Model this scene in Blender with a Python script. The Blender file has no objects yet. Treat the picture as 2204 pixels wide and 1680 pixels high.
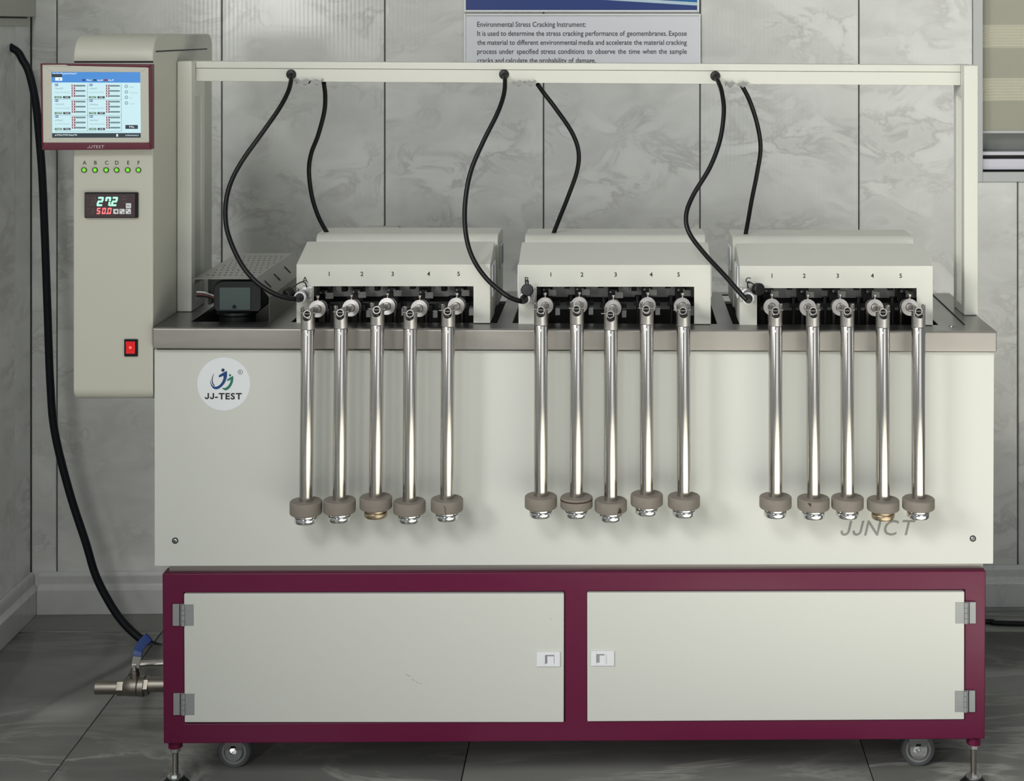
import bpy, bmesh, math, random
from mathutils import Vector, Matrix

random.seed(7)
SC = bpy.context.scene
COL = SC.collection

# ------------------------------------------------------------------ camera, world, lights, exposure
F, CX, CY = 3400.0, 1340.0, 60.0        # focal length and principal point of the photograph, pixels
D, H = 3.4, 1.654                       # camera distance to the tank front (y = 0) and camera height
cam_d = bpy.data.cameras.new('camera')
cam = bpy.data.objects.new('camera', cam_d)
COL.objects.link(cam)
cam.location = (0, -D, H)
cam.rotation_euler = (math.pi / 2, 0, 0)
cam_d.sensor_width = 36.0
cam_d.lens = 36.0 * F / 2204.0
cam_d.shift_x = (1102.0 - CX) / 2204.0
cam_d.shift_y = (CY - 840.0) / 2204.0
cam_d.clip_start = 0.05
SC.camera = cam

world = bpy.data.worlds.new('world')
SC.world = world
world.use_nodes = True
world.node_tree.nodes['Background'].inputs[0].default_value = (0.86, 0.93, 1.0, 1)
world.node_tree.nodes['Background'].inputs[1].default_value = 0.31


def area(name, loc, target, sx, sy, power, color=(1, 1, 1)):
    l = bpy.data.lights.new(name, 'AREA')
    l.shape = 'RECTANGLE'
    l.size, l.size_y = sx, sy
    l.energy = power
    l.color = color
    o = bpy.data.objects.new(name, l)
    COL.objects.link(o)
    o.location = loc
    d = Vector(target) - Vector(loc)
    o.rotation_euler = d.to_track_quat('-Z', 'Y').to_euler()
    return o


# daylight: a window far to the left of the camera, the glazed front of the room behind it on the right,
# a narrow window behind the camera on the left, and sunshine falling on the floor inside the glazed front
area('window_light_side', (-3.7, -3.9, 3.1), (0.4, 0, 0.8), 1.7, 1.4, 205, (1.0, 0.98, 0.95))
area('window_light_front', (2.9, -6.2, 1.5), (0.9, 0, 0.8), 3.6, 2.6, 40, (1.0, 0.99, 0.97))
area('window_light_rear', (-2.33, -6.4, 2.2), (-0.9, 1, 1.7), 0.75, 1.3, 42, (1.0, 1.0, 0.98))
area('wall_fill_light', (-1.5, -5.0, 4.6), (0.1, 0.9, 1.2), 1.6, 1.1, 140, (1.0, 1.0, 0.98))  # added fill, high behind the camera, to lift the back wall; no known window
sp = bpy.data.lights.new('sun_patch', 'SPOT')
sp.energy = 42000
sp.color = (1.0, 0.96, 0.88)
sp.spot_size = math.radians(30)
sp.spot_blend = 0.25
sp.shadow_soft_size = 0.05
so_ = bpy.data.objects.new('sun_patch', sp)
COL.objects.link(so_)
so_.location = (2.8, -5.0, 7.0)
so_.rotation_euler = (Vector((1.6, -2.65, 0)) - Vector(so_.location)).to_track_quat('-Z', 'Y').to_euler()

vs = SC.view_settings
SC.display_settings.display_device = 'sRGB'
vs.view_transform = 'Standard'
vs.look = 'None'
vs.exposure = -0.32
vs.gamma = 1.0
vs.use_curve_mapping = False


# ------------------------------------------------------------------ helpers
def P(px, py, y):
    """world point seen at photograph pixel (px, py) when it lies at depth y behind the tank front"""
    s = (D + y) / F
    return Vector(((px - CX) * s, y, H - (py - CY) * s))


def S(y):
    return (D + y) / F


def lin(c):
    c /= 255.0
    return c / 12.92 if c <= 0.04045 else ((c + 0.055) / 1.055) ** 2.4


def rgb(r, g, b):
    return (lin(r), lin(g), lin(b), 1)


def mat(name, col, rough=0.5, metal=0.0, noise=0.0, nscale=8.0, emit=None, estr=0.0, stretch=None, rough_var=0.0,
        bump=0.0, bscale=200.0, coat=0.0, spec=0.5):
    m = bpy.data.materials.new(name)
    m.use_nodes = True
    nt = m.node_tree
    b = nt.nodes['Principled BSDF']
    b.inputs['Base Color'].default_value = col
    b.inputs['Roughness'].default_value = rough
    b.inputs['Metallic'].default_value = metal
    b.inputs['Specular IOR Level'].default_value = spec
    if coat:
        b.inputs['Coat Weight'].default_value = coat
        b.inputs['Coat Roughness'].default_value = 0.08
    if emit is not None:
        b.inputs['Emission Color'].default_value = emit
        b.inputs['Emission Strength'].default_value = estr
    if noise or rough_var or bump:
        tc = nt.nodes.new('ShaderNodeTexCoord')
        mp = nt.nodes.new('ShaderNodeMapping')
        nt.links.new(tc.outputs['Object'], mp.inputs['Vector'])
        if stretch:
            mp.inputs['Scale'].default_value = stretch
        nz = nt.nodes.new('ShaderNodeTexNoise')
        nz.inputs['Scale'].default_value = nscale
        nz.inputs['Detail'].default_value = 5
        nt.links.new(mp.outputs[0], nz.inputs['Vector'])
        if noise:
            mx = nt.nodes.new('ShaderNodeMix')
            mx.data_type = 'RGBA'
            mx.inputs[6].default_value = tuple(c * (1 - noise) for c in col[:3]) + (1,)
            mx.inputs[7].default_value = tuple(min(1, c * (1 + noise)) for c in col[:3]) + (1,)
            nt.links.new(nz.outputs['Fac'], mx.inputs[0])
            nt.links.new(mx.outputs[2], b.inputs['Base Color'])
        if rough_var:
            mr = nt.nodes.new('ShaderNodeMapRange')
            mr.inputs[1].default_value, mr.inputs[2].default_value = 0.3, 0.7
            mr.inputs[3].default_value, mr.inputs[4].default_value = max(0.02, rough - rough_var), rough + rough_var
            nt.links.new(nz.outputs['Fac'], mr.inputs[0])
            nt.links.new(mr.outputs[0], b.inputs['Roughness'])
        if bump:
            n2 = nt.nodes.new('ShaderNodeTexNoise')
            n2.inputs['Scale'].default_value = bscale
            nt.links.new(mp.outputs[0], n2.inputs['Vector'])
            bp = nt.nodes.new('ShaderNodeBump')
            bp.inputs['Strength'].default_value = bump
            bp.inputs['Distance'].default_value = 0.001
            nt.links.new(n2.outputs['Fac'], bp.inputs['Height'])
            nt.links.new(bp.outputs[0], b.inputs['Normal'])
    return m


def marble(name, base, light, dark, rough, scale, vein_scale, stretch=(1, 1, 1), rot=(0, 0, 0), ripple=0.0, warm=None,
           per_object=True, vein_amt=0.55, vw=0.037, vdet=7, vdist=1.2, cdet=6):
    """grey marble print: cloudy mix plus thin veins; ripple = fine vertical waviness of hollow PVC boards"""
    m = bpy.data.materials.new(name)
    m.use_nodes = True
    nt = m.node_tree
    L = nt.links.new
    b = nt.nodes['Principled BSDF']
    b.inputs['Roughness'].default_value = rough
    tc = nt.nodes.new('ShaderNodeTexCoord')
    mp = nt.nodes.new('ShaderNodeMapping')
    mp.inputs['Scale'].default_value = stretch
    mp.inputs['Rotation'].default_value = rot
    if per_object:
        oi = nt.nodes.new('ShaderNodeObjectInfo')
        vm = nt.nodes.new('ShaderNodeVectorMath')
        vm.operation = 'MULTIPLY_ADD'
        vm.inputs[1].default_value = (3.7, 5.1, 4.3)
        L(oi.outputs['Random'], vm.inputs[0])
        L(tc.outputs['Object'], vm.inputs[2])
        L(vm.outputs[0], mp.inputs['Vector'])
    else:
        L(tc.outputs['Object'], mp.inputs['Vector'])
    n1 = nt.nodes.new('ShaderNodeTexNoise')
    n1.inputs['Scale'].default_value = scale
    n1.inputs['Detail'].default_value = cdet
    n1.inputs['Distortion'].default_value = 0.8
    L(mp.outputs[0], n1.inputs['Vector'])
    r1 = nt.nodes.new('ShaderNodeValToRGB')
    r1.color_ramp.elements[0].position = 0.32
    r1.color_ramp.elements[0].color = base
    r1.color_ramp.elements[1].position = 0.68
    r1.color_ramp.elements[1].color = light
    L(n1.outputs['Fac'], r1.inputs[0])
    # veins: thin band of a distorted noise around its middle value
    n2 = nt.nodes.new('ShaderNodeTexNoise')
    n2.inputs['Scale'].default_value = vein_scale
    n2.inputs['Detail'].default_value = vdet
    n2.inputs['Roughness'].default_value = 0.62
    n2.inputs['Distortion'].default_value = vdist
    L(mp.outputs[0], n2.inputs['Vector'])
    r2 = nt.nodes.new('ShaderNodeValToRGB')
    e = r2.color_ramp.elements
    e[0].position, e[0].color = 0.5 - vw, (0, 0, 0, 1)
    e[1].position, e[1].color = 0.50, (1, 1, 1, 1)
    k = e.new(0.5 + vw)
    k.color = (0, 0, 0, 1)
    L(n2.outputs['Fac'], r2.inputs[0])
    n3 = nt.nodes.new('ShaderNodeTexNoise')
    n3.inputs['Scale'].default_value = scale * 0.7
    L(mp.outputs[0], n3.inputs['Vector'])
    mm = nt.nodes.new('ShaderNodeMath')
    mm.operation = 'MULTIPLY'
    L(r2.outputs[0], mm.inputs[0])
    mr = nt.nodes.new('ShaderNodeMapRange')
    mr.inputs[1].default_value, mr.inputs[2].default_value = 0.42, 0.62
    mr.inputs[3].default_value, mr.inputs[4].default_value = 0.0, vein_amt
    L(n3.outputs['Fac'], mr.inputs[0])
    L(mr.outputs[0], mm.inputs[1])
    mx = nt.nodes.new('ShaderNodeMix')
    mx.data_type = 'RGBA'
    L(mm.outputs[0], mx.inputs[0])
    L(r1.outputs[0], mx.inputs[6])
    mx.inputs[7].default_value = dark
    L(mx.outputs[2], b.inputs['Base Color'])
    if ripple:
        wv = nt.nodes.new('ShaderNodeTexWave')
        wv.wave_type = 'BANDS'
        wv.bands_direction = 'X'
        wv.inputs['Scale'].default_value = 26.0
        wv.inputs['Distortion'].default_value = 0.6
        wv.inputs['Detail'].default_value = 2
        mp2 = nt.nodes.new('ShaderNodeMapping')
        mp2.inputs['Scale'].default_value = (1, 1, 0.02)
        L(tc.outputs['Object'], mp2.inputs['Vector'])
        L(mp2.outputs[0], wv.inputs['Vector'])
        bp = nt.nodes.new('ShaderNodeBump')
        bp.inputs['Strength'].default_value = ripple
        bp.inputs['Distance'].default_value = 0.001
        L(wv.outputs['Fac'], bp.inputs['Height'])
        L(bp.outputs[0], b.inputs['Normal'])
    return m


class MB:
    """collects shapes into one bmesh; build() links them as one mesh object"""

    def __init__(self):
        self.bm = bmesh.new()

    def hexa(self, f, y0, y1):
        """f: 4 (x, z) corners TL TR BR BL; extruded straight back from y0 to y1"""
        v = [self.bm.verts.new((x, y0, z)) for x, z in f] + [self.bm.verts.new((x, y1, z)) for x, z in f]
        for q in ((0, 3, 2, 1), (4, 5, 6, 7), (0, 1, 5, 4), (1, 2, 6, 5), (2, 3, 7, 6), (3, 0, 4, 7)):
            self.bm.faces.new([v[i] for i in q])
        return self

    def box(self, x0, x1, y0, y1, z0, z1):
        return self.hexa([(x0, z1), (x1, z1), (x1, z0), (x0, z0)], y0, y1)

    def pbox(self, px0, py0, px1, py1, y0, y1):
        """box whose front face shows at the photograph rectangle px0..px1, py0..py1"""
        a, b = P(px0, py0, y0), P(px1, py1, y0)
        return self.box(a.x, b.x, y0, y1, b.z, a.z)

    def pquad(self, pts, y0, y1):
        c = [P(x, y, y0) for x, y in pts]
        return self.hexa([(p.x, p.z) for p in c], y0, y1)

    def prism(self, poly, y0, y1):
        """poly in (x, z), extruded along y"""
        a = [self.bm.verts.new((x, y0, z)) for x, z in poly]
        b = [self.bm.verts.new((x, y1, z)) for x, z in poly]
        n = len(poly)
        self.bm.faces.new(a)
        self.bm.faces.new(b[::-1])
        for i in range(n):
            self.bm.faces.new((a[i], b[i], b[(i + 1) % n], a[(i + 1) % n]))
        return self

    def prism_x(self, poly, x0, x1):
        """poly in (y, z), extruded along x"""
        a = [self.bm.verts.new((x0, y, z)) for y, z in poly]
        b = [self.bm.verts.new((x1, y, z)) for y, z in poly]
        n = len(poly)
        self.bm.faces.new(a)
        self.bm.faces.new(b[::-1])
        for i in range(n):
            self.bm.faces.new((a[i], b[i], b[(i + 1) % n], a[(i + 1) % n]))
        return self

    def lathe(self, prof, o, axis, seg=24, cap=True):
        """prof: list of (r, t) along axis from o"""
        o, axis = Vector(o), Vector(axis).normalized()
        q = axis.to_track_quat('Z', 'Y')
        rings = []
        for r, t in prof:
            ring = []
            for i in range(seg):
                a = 2 * math.pi * i / seg
                ring.append(self.bm.verts.new(o + q @ Vector((r * math.cos(a), r * math.sin(a), t))))
            rings.append(ring)
        for k in range(len(rings) - 1):
            for i in range(seg):
                j = (i + 1) % seg
                self.bm.faces.new((rings[k][i], rings[k][j], rings[k + 1][j], rings[k + 1][i]))
        if cap:
            self.bm.faces.new(rings[0][::-1])
            self.bm.faces.new(rings[-1])
        return self

    def ring(self, r_out, r_in, o, axis, t0, t1, seg=28):
        """hollow ring: closed section"""
        o, axis = Vector(o), Vector(axis).normalized()
        self.lathe([(r_in, t0), (r_out, t0), (r_out, t1), (r_in, t1), (r_in, t0)], o, axis, seg, cap=False)
        return self

    def cyl(self, a, b, r, seg=20, r2=None):
        a, b = Vector(a), Vector(b)
        return self.lathe([(r, 0), (r if r2 is None else r2, (b - a).length)], a, b - a, seg)

    def hexnut(self, a, b, r):
        return self.cyl(a, b, r, 6)

    def dome(self, o, axis, r, h, seg=14):
        return self.lathe([(r, 0), (r * 0.92, h * 0.4), (r * 0.7, h * 0.75), (r * 0.35, h * 0.95), (0.0002, h)], o, axis, seg)

    def tube(self, pts, r, seg=12, cap=True):
        pts = [Vector(p) for p in pts]
        n = len(pts)
        t0 = (pts[1] - pts[0]).normalized()
        up = Vector((0, 1, 0)) if abs(t0.y) < 0.9 else Vector((1, 0, 0))
        u = t0.cross(up).normalized()
        rings = []
        for i in range(n):
            t = (pts[min(i + 1, n - 1)] - pts[max(i - 1, 0)]).normalized()
            u = (u - t * u.dot(t)).normalized()
            w = t.cross(u)
            rings.append([self.bm.verts.new(pts[i] + r * (math.cos(2 * math.pi * k / seg) * u + math.sin(2 * math.pi * k / seg) * w))
                          for k in range(seg)])
        for i in range(n - 1):
            for k in range(seg):
                j = (k + 1) % seg
                self.bm.faces.new((rings[i][k], rings[i][j], rings[i + 1][j], rings[i + 1][k]))
        if cap:
            self.bm.faces.new(rings[0][::-1])
            self.bm.faces.new(rings[-1])
        return self

    def build(self, name, m, parent=None, bevel=0.0, smooth=False, seg=2, origin=None):
        bmesh.ops.recalc_face_normals(self.bm, faces=self.bm.faces)
        base = ORIGIN.get(parent.name, Vector((0, 0, 0))) if parent else (Vector(origin) if origin else None)
        if base is None:
            lo = Vector((1e9,) * 3)
            hi = Vector((-1e9,) * 3)
            for v in self.bm.verts:
                for i in range(3):
                    lo[i] = min(lo[i], v.co[i])
                    hi[i] = max(hi[i], v.co[i])
            base = Vector(((lo.x + hi.x) / 2, (lo.y + hi.y) / 2, lo.z))
        bmesh.ops.translate(self.bm, verts=self.bm.verts, vec=-base)
        me = bpy.data.meshes.new(name)
        self.bm.to_mesh(me)
        self.bm.free()
        o = bpy.data.objects.new(name, me)
        COL.objects.link(o)
        if m:
            me.materials.append(m)
        if parent:
            o.parent = parent
        else:
            o.location = base
        ORIGIN[o.name] = base
        if smooth:
            me.shade_auto_smooth(angle=math.radians(40)) if hasattr(me, 'shade_auto_smooth') else None
            for p in me.polygons:
                p.use_smooth = True
            try:
                es = me.attributes.get('sharp_edge') or me.attributes.new('sharp_edge', 'BOOLEAN', 'EDGE')
                bm = bmesh.new()
                bm.from_mesh(me)
                for i, e in enumerate(bm.edges):
                    es.data[i].value = (len(e.link_faces) == 2 and e.calc_face_angle(0) > math.radians(38))
                bm.free()
            except Exception:
                pass
        if bevel:
            bv = o.modifiers.new('bevel', 'BEVEL')
            bv.width = bevel
            bv.segments = seg
            bv.limit_method = 'ANGLE'
            bv.angle_limit = math.radians(35)
            for p in me.polygons:
                p.use_smooth = True
            wn = o.modifiers.new('wn', 'WEIGHTED_NORMAL')
            wn.keep_sharp = True
        return o


ORIGIN = {}


def tag(o, label, cat, group=None):
    o['label'] = label
    o['category'] = cat
    if group:
        o['group'] = group
    return o


def thing(name, loc, label, cat, group=None):
    o = bpy.data.objects.new(name, None)
    COL.objects.link(o)
    o.location = loc
    o.empty_display_size = 0.05
    ORIGIN[o.name] = Vector(loc)
    return tag(o, label, cat, group)


def struct(o):
    o['kind'] = 'structure'
    return o


def spline(pts, n=8):
    pts = [Vector(p) for p in pts]
    ext = [pts[0] * 2 - pts[1]] + pts + [pts[-1] * 2 - pts[-2]]
    out = []
    for i in range(1, len(ext) - 2):
        p0, p1, p2, p3 = ext[i - 1:i + 3]
        for k in range(n):
            t = k / n
            out.append(0.5 * ((2 * p1) + (p2 - p0) * t + (2 * p0 - 5 * p1 + 4 * p2 - p3) * t * t + (3 * p1 - p0 - 3 * p2 + p3) * t ** 3))
    out.append(pts[-1])
    return out


# ---- lettering: text turned into thin raised mesh, front facing -y
_glyph_cache = {}


def glyphs(s, bold=0.0):
    """(verts, faces, xmin, xmax) of the text at size 1, lying in the xy plane"""
    key = (s, bold)
    if key not in _glyph_cache and 'J' in s:
        # the letter J stands on the baseline here, so words with it are set letter by letter
        V, Fc, x = [], [], 0.0
        ch_ = max(v.y for v in glyphs('H', bold)[0])
        st_w = 0.095 + 1.9 * bold
        for c_ in s:
            if c_ == 'J':
                w_ = 0.42 + bold
                r_o, r_i = w_ / 2, w_ / 2 - st_w
                out_ = [(w_, ch_), (w_, r_o)] + [(r_o + r_o * math.cos(-math.pi * k / 12), r_o + r_o * math.sin(-math.pi * k / 12)) for k in range(1, 12)] + [(0, r_o + 0.02)]
                inn_ = [(st_w, r_o + 0.02)] + [(r_o + r_i * math.cos(math.pi + math.pi * k / 12), r_o + r_i * math.sin(math.pi + math.pi * k / 12)) for k in range(1, 12)] + [(w_ - st_w, r_o), (w_ - st_w, ch_)]
                n0 = len(V)
                V += [Vector((x + a, b, 0)) for a, b in out_ + inn_]
                no = len(out_)
                inn_idx = list(range(n0 + no, n0 + no + len(inn_)))[::-1]
                for k in range(no - 1):
                    Fc.append((n0 + k, n0 + k + 1, inn_idx[k + 1], inn_idx[k]))
                adv = w_
            else:
                v0, f0, a0, b0 = glyphs(c_, bold)
                n0 = len(V)
                V += [Vector((v.x - a0 + x, v.y, 0)) for v in v0]
                Fc += [tuple(n0 + k for k in f) for f in f0]
                adv = b0 - a0
            x += adv + 0.085
        _glyph_cache[key] = (V, Fc, 0.0, x - 0.085)
    if key not in _glyph_cache:
        cu = bpy.data.curves.new('t', 'FONT')
        cu.body = s
        cu.size = 1.0
        cu.offset = bold
        cu.resolution_u = 3
        ob = bpy.data.objects.new('t', cu)
        COL.objects.link(ob)
        bpy.context.view_layer.update()
        me = bpy.data.meshes.new_from_object(ob)
        vs_ = [v.co.copy() for v in me.vertices]
        fs = [tuple(p.vertices) for p in me.polygons]
        bpy.data.objects.remove(ob)
        bpy.data.curves.remove(cu)
        bpy.data.meshes.remove(me)
        xs = [v.x for v in vs_] or [0]
        _glyph_cache[key] = (vs_, fs, min(xs), max(xs))
    return _glyph_cache[key]


CAPH = None


def cap_height():
    global CAPH
    if CAPH is None:
        CAPH = max(v.y for v in glyphs('H')[0])
    return CAPH


def put_text(mb, s, x0, z_base, caph, width=None, shear=0.0, bold=0.0, y=0.0, thick=0.0004, align='left', tilt=0.0):
    """adds text to mb; x0 left (or centre), z_base baseline, caph cap height, all metres"""
    vs_, fs, a, b = glyphs(s, bold)
    sz = caph / cap_height()
    sx = sz if width is None else width / (b - a)
    off = -a * sx if align == 'left' else -(a + b) / 2 * sx
    lay = []
    for v in vs_:
        X = x0 + off + v.x * sx + v.y * sz * shear
        lay.append(mb.bm.verts.new((X, y, z_base + v.y * sz + (X - x0) * tilt)))
    for f in fs:
        try:
            mb.bm.faces.new([lay[i] for i in f])
        except ValueError:
            pass
    return mb


def text_obj(name, s, px, py_base, cap_px, y, m, parent, width_px=None, shear=0.0, bold=0.0, align='left', tilt=0.0):
    mb = MB()
    p = P(px, py_base, y)
    put_text(mb, s, p.x, p.z, cap_px * S(y), None if width_px is None else width_px * S(y), shear, bold, y, align=align, tilt=tilt)
    return mb.build(name, m, parent)


# ------------------------------------------------------------------ materials
PAINT = mat('warm_white_powder_coat', rgb(207, 208, 199), 0.42, noise=0.015, nscale=3, bump=0.05, bscale=900)
PANEL = mat('white_sheet_paint', rgb(203, 205, 199), 0.36, noise=0.012, nscale=2)
DOORP = mat('door_white_paint', rgb(205, 207, 200), 0.4, noise=0.012, nscale=2)
BEIGE = mat('beige_box_paint', rgb(190, 190, 178), 0.38, noise=0.015, nscale=3)
MAROON = mat('maroon_gloss_paint', rgb(97, 25, 58), 0.3, noise=0.03, nscale=3, spec=0.25)
MAROON_D = mat('dark_maroon_plastic', rgb(92, 24, 44), 0.4)
STEEL = mat('brushed_stainless', (0.37, 0.35, 0.325, 1), 0.42, 0.6, noise=0.10, nscale=5, stretch=(1, 1, 6), rough_var=0.08)
STEEL_DK = mat('dull_stainless_top', (0.30, 0.30, 0.29, 1), 0.33, 1.0, noise=0.10, nscale=6, rough_var=0.06)
POLISH = mat('polished_steel', (0.60, 0.58, 0.55, 1), 0.2, 1.0)
ALU = mat('satin_aluminium', (0.60, 0.58, 0.56, 1), 0.33, 1.0, noise=0.05, nscale=30, rough_var=0.05)
CHROME = mat('chrome', (0.75, 0.76, 0.76, 1), 0.12, 1.0)
ZINC = mat('zinc_plate', (0.62, 0.63, 0.62, 1), 0.4, 1.0, noise=0.05, nscale=30)
HINGE = mat('hinge_grey_zinc', rgb(150, 153, 153), 0.42, 0.25, noise=0.06, nscale=40)
NICKEL = mat('nickel_brass', (0.30, 0.275, 0.24, 1), 0.4, 1.0, noise=0.1, nscale=30)
WEIGHT = mat('grey_brown_cast_weight', rgb(128, 121, 112), 0.62, 0.1, noise=0.16, nscale=45, bump=0.15, bscale=500)
RUST = mat('rust_stain', rgb(60, 42, 32), 0.8)
BLACK = mat('black_plastic', rgb(12, 12, 13), 0.5, spec=0.3)
BLACK_R = mat('black_rubber', rgb(17, 18, 20), 0.5)
CABLE = mat('black_cable_sheath', rgb(10, 10, 11), 0.4, spec=0.3)
HOSE = mat('blue_black_hose', rgb(14, 18, 26), 0.5, spec=0.25)
DKGREEN = mat('dark_green_black_casing', rgb(15, 20, 21), 0.4)
GREYGREEN = mat('grey_green_plate', rgb(66, 80, 78), 0.4)
GREY_RUB = mat('grey_tyre', rgb(92, 95, 97), 0.6)
GREY_RIM = mat('pale_grey_rim', rgb(150, 152, 150), 0.45)
BLUE = mat('blue_vinyl_sleeve', rgb(28, 62, 128), 0.4)
LATCH = mat('white_latch_plastic', rgb(226, 228, 232), 0.4)
LATCH_D = mat('grey_latch_recess', rgb(150, 152, 156), 0.5)
INK = mat('black_ink', rgb(30, 32, 30), 0.6)
INK_G = mat('grey_ink', rgb(138, 140, 136), 0.6)
STICKER = mat('white_sticker_film', rgb(224, 228, 232), 0.3)
LOGO_B = mat('logo_blue', rgb(18, 66, 120), 0.4)
LOGO_D = mat('logo_dark', rgb(40, 54, 72), 0.4)
LOGO_G = mat('logo_green', rgb(36, 118, 98), 0.4)
SILVERINK = mat('silver_print', rgb(205, 190, 195), 0.4)
SCR_BG = mat('screen_white', (0, 0, 0, 1), 0.3, emit=rgb(205, 240, 246), estr=1.19)
SCR_BLUE = mat('screen_blue', (0, 0, 0, 1), 0.3, emit=rgb(66, 138, 212), estr=1.25)
SCR_DARK = mat('screen_dark', (0, 0, 0, 1), 0.3, emit=rgb(40, 56, 62), estr=1.25)
SCR_GREY = mat('screen_grey', (0, 0, 0, 1), 0.3, emit=rgb(118, 142, 144), estr=1.25)
SCR_LINE = mat('screen_line', (0, 0, 0, 1), 0.3, emit=rgb(84, 110, 116), estr=1.25)
SCR_GRN = mat('screen_green_grey', (0, 0, 0, 1), 0.3, emit=rgb(112, 146, 128), estr=1.25)
SCR_RED = mat('screen_dark_red', (0, 0, 0, 1), 0.3, emit=rgb(128, 44, 62), estr=1.25)
SCR_WHT = mat('screen_text_white', (0, 0, 0, 1), 0.3, emit=rgb(235, 246, 250), estr=1.25)
SCR_NAVY = mat('screen_navy', (0, 0, 0, 1), 0.3, emit=rgb(20, 56, 140), estr=1.25)
LED = mat('lit_green_led', rgb(60, 120, 30), 0.2, emit=rgb(130, 235, 60), estr=1.00)
SEG_G = mat('lit_green_segment', (0, 0, 0, 1), 0.4, emit=rgb(170, 255, 215), estr=1.62)
SEG_R = mat('lit_red_segment', (0, 0, 0, 1), 0.4, emit=rgb(255, 120, 120), estr=1.62)
SEG_OFF = mat('unlit_segment', rgb(96, 88, 80), 0.5)
METER = mat('meter_face', rgb(64, 48, 54), 0.35)
SWITCH_R = mat('lit_red_rocker', rgb(160, 20, 24), 0.25, emit=rgb(235, 30, 40), estr=0.56)
SWITCH_H = mat('rocker_lamp_glow', rgb(200, 60, 60), 0.25, emit=rgb(255, 120, 100), estr=1.25)
SIGN = mat('sign_grey', rgb(226, 228, 235), 0.3)
SIGNF = mat('sign_white_frame', rgb(236, 238, 238), 0.35)
SIGN_B = mat('sign_navy', rgb(44, 66, 132), 0.3)
SIGN_C = mat('sign_cyan', rgb(20, 112, 180), 0.3)
SIGN_W = mat('sign_pale_stripe', rgb(190, 214, 226), 0.3)
SIGN_INK = mat('sign_dark_grey_print', rgb(42, 44, 48), 0.6)
PINM = mat('pin_grey_steel', rgb(150, 150, 146), 0.5, 0.3)
CLIPM = mat('dull_clip_steel', (0.30, 0.30, 0.29, 1), 0.5, 0.8)
SOCKET = mat('socket_plastic', rgb(196, 198, 192), 0.4)
BLIND_A = mat('blind_smooth_cloth', rgb(164, 163, 148), 0.8)
BLIND_B = mat('blind_ribbed_cloth', rgb(208, 206, 188), 0.8)
WFRAME = mat('window_frame_grey', rgb(188, 190, 190), 0.4)
WSASH = mat('window_sash_silver', rgb(206, 206, 216), 0.35, 0.2)
DARKGAP = mat('dark_gap', rgb(26, 27, 27), 0.7)
GLASS = mat('window_glass', rgb(120, 124, 118), 0.05)
WALL = marble('marble_pvc_wall', rgb(207, 208, 204), rgb(225, 226, 222), rgb(166, 166, 162), 0.16, 6.5, 6.5, stretch=(1.0, 1, 1.6), rot=(0, 0.75, 0), ripple=0.06, vein_amt=0.5, vw=0.06, vdet=4, vdist=0.7, cdet=9)
WALL_L = marble('marble_pvc_wall_left', rgb(220, 221, 218), rgb(236, 237, 234), rgb(186, 186, 182), 0.16, 5.5, 4.2, stretch=(1.0, 1, 1.9), rot=(0, 0.75, 0), ripple=0.05, vein_amt=0.5, vw=0.07, vdet=4, vdist=0.7, cdet=9)
BASEB = marble('marble_baseboard', rgb(196, 197, 196), rgb(210, 211, 209), rgb(156, 156, 154), 0.22, 3.0, 2.5, per_object=False, vein_amt=0.3)
FLOOR = marble('dark_marble_tile', rgb(108, 109, 105), rgb(136, 137, 132), rgb(186, 186, 178), 0.16, 2.2, 1.5, stretch=(0.6, 2.2, 1), rot=(0, 0, 0.35), vein_amt=0.6)
GROUT = mat('dark_grout', rgb(24, 24, 23), 0.8)
WGAP = mat('wall_joint_grey', rgb(140, 141, 137), 0.6)
CEIL = mat('ceiling_white', rgb(190, 190, 186), 0.8)

# ------------------------------------------------------------------ the room
YW0, YW1 = 1.075, 1.135                 # back wall depth at its left corner and 2.8 m to the right
XL = -1.676
ANG = math.atan2(YW1 - YW0, 2.8)


def wall_y(x):
    return YW0 + (x - XL) * (YW1 - YW0) / 2.8


def PW(px, py, off=0.0):
    """wall coordinates (u along the wall, z) of the point at that pixel lying off metres in front of the back wall"""
    y = YW0
    for _ in range(12):
        p = P(px, py, y)
        y = wall_y(p.x) - off
    p = P(px, py, y)
    return (p.x - XL) / math.cos(ANG), p.z


class WB(MB):
    """shapes in wall coordinates: x = u, y = minus the distance in front of the wall"""

    def wbox(self, px0, py0, px1, py1, off_front, off_back):
        u0, z0 = PW(px0, py0, off_front)
        u1, z1 = PW(px1, py1, off_front)
        return self.box(u0, u1, -off_front, -off_back, z1, z0)


WROT = (0, 0, ANG)
WLOC = Vector((XL, YW0, 0))


def wall_build(mb, name, m, parent=None, **kw):
    """mesh stays in wall coordinates; a top-level object or wall child carries the wall's placement"""
    bmesh.ops.recalc_face_normals(mb.bm, faces=mb.bm.faces)
    me = bpy.data.meshes.new(name)
    mb.bm.to_mesh(me)
    mb.bm.free()
    o = bpy.data.objects.new(name, me)
    COL.objects.link(o)
    me.materials.append(m)
    if parent:
        o.parent = parent
    else:
        o.location = WLOC
        o.rotation_euler = WROT
    if kw.get('bevel'):
        bv = o.modifiers.new('bevel', 'BEVEL')
        bv.width = kw['bevel']
        bv.segments = 2
        bv.limit_method = 'ANGLE'
    return o


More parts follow.
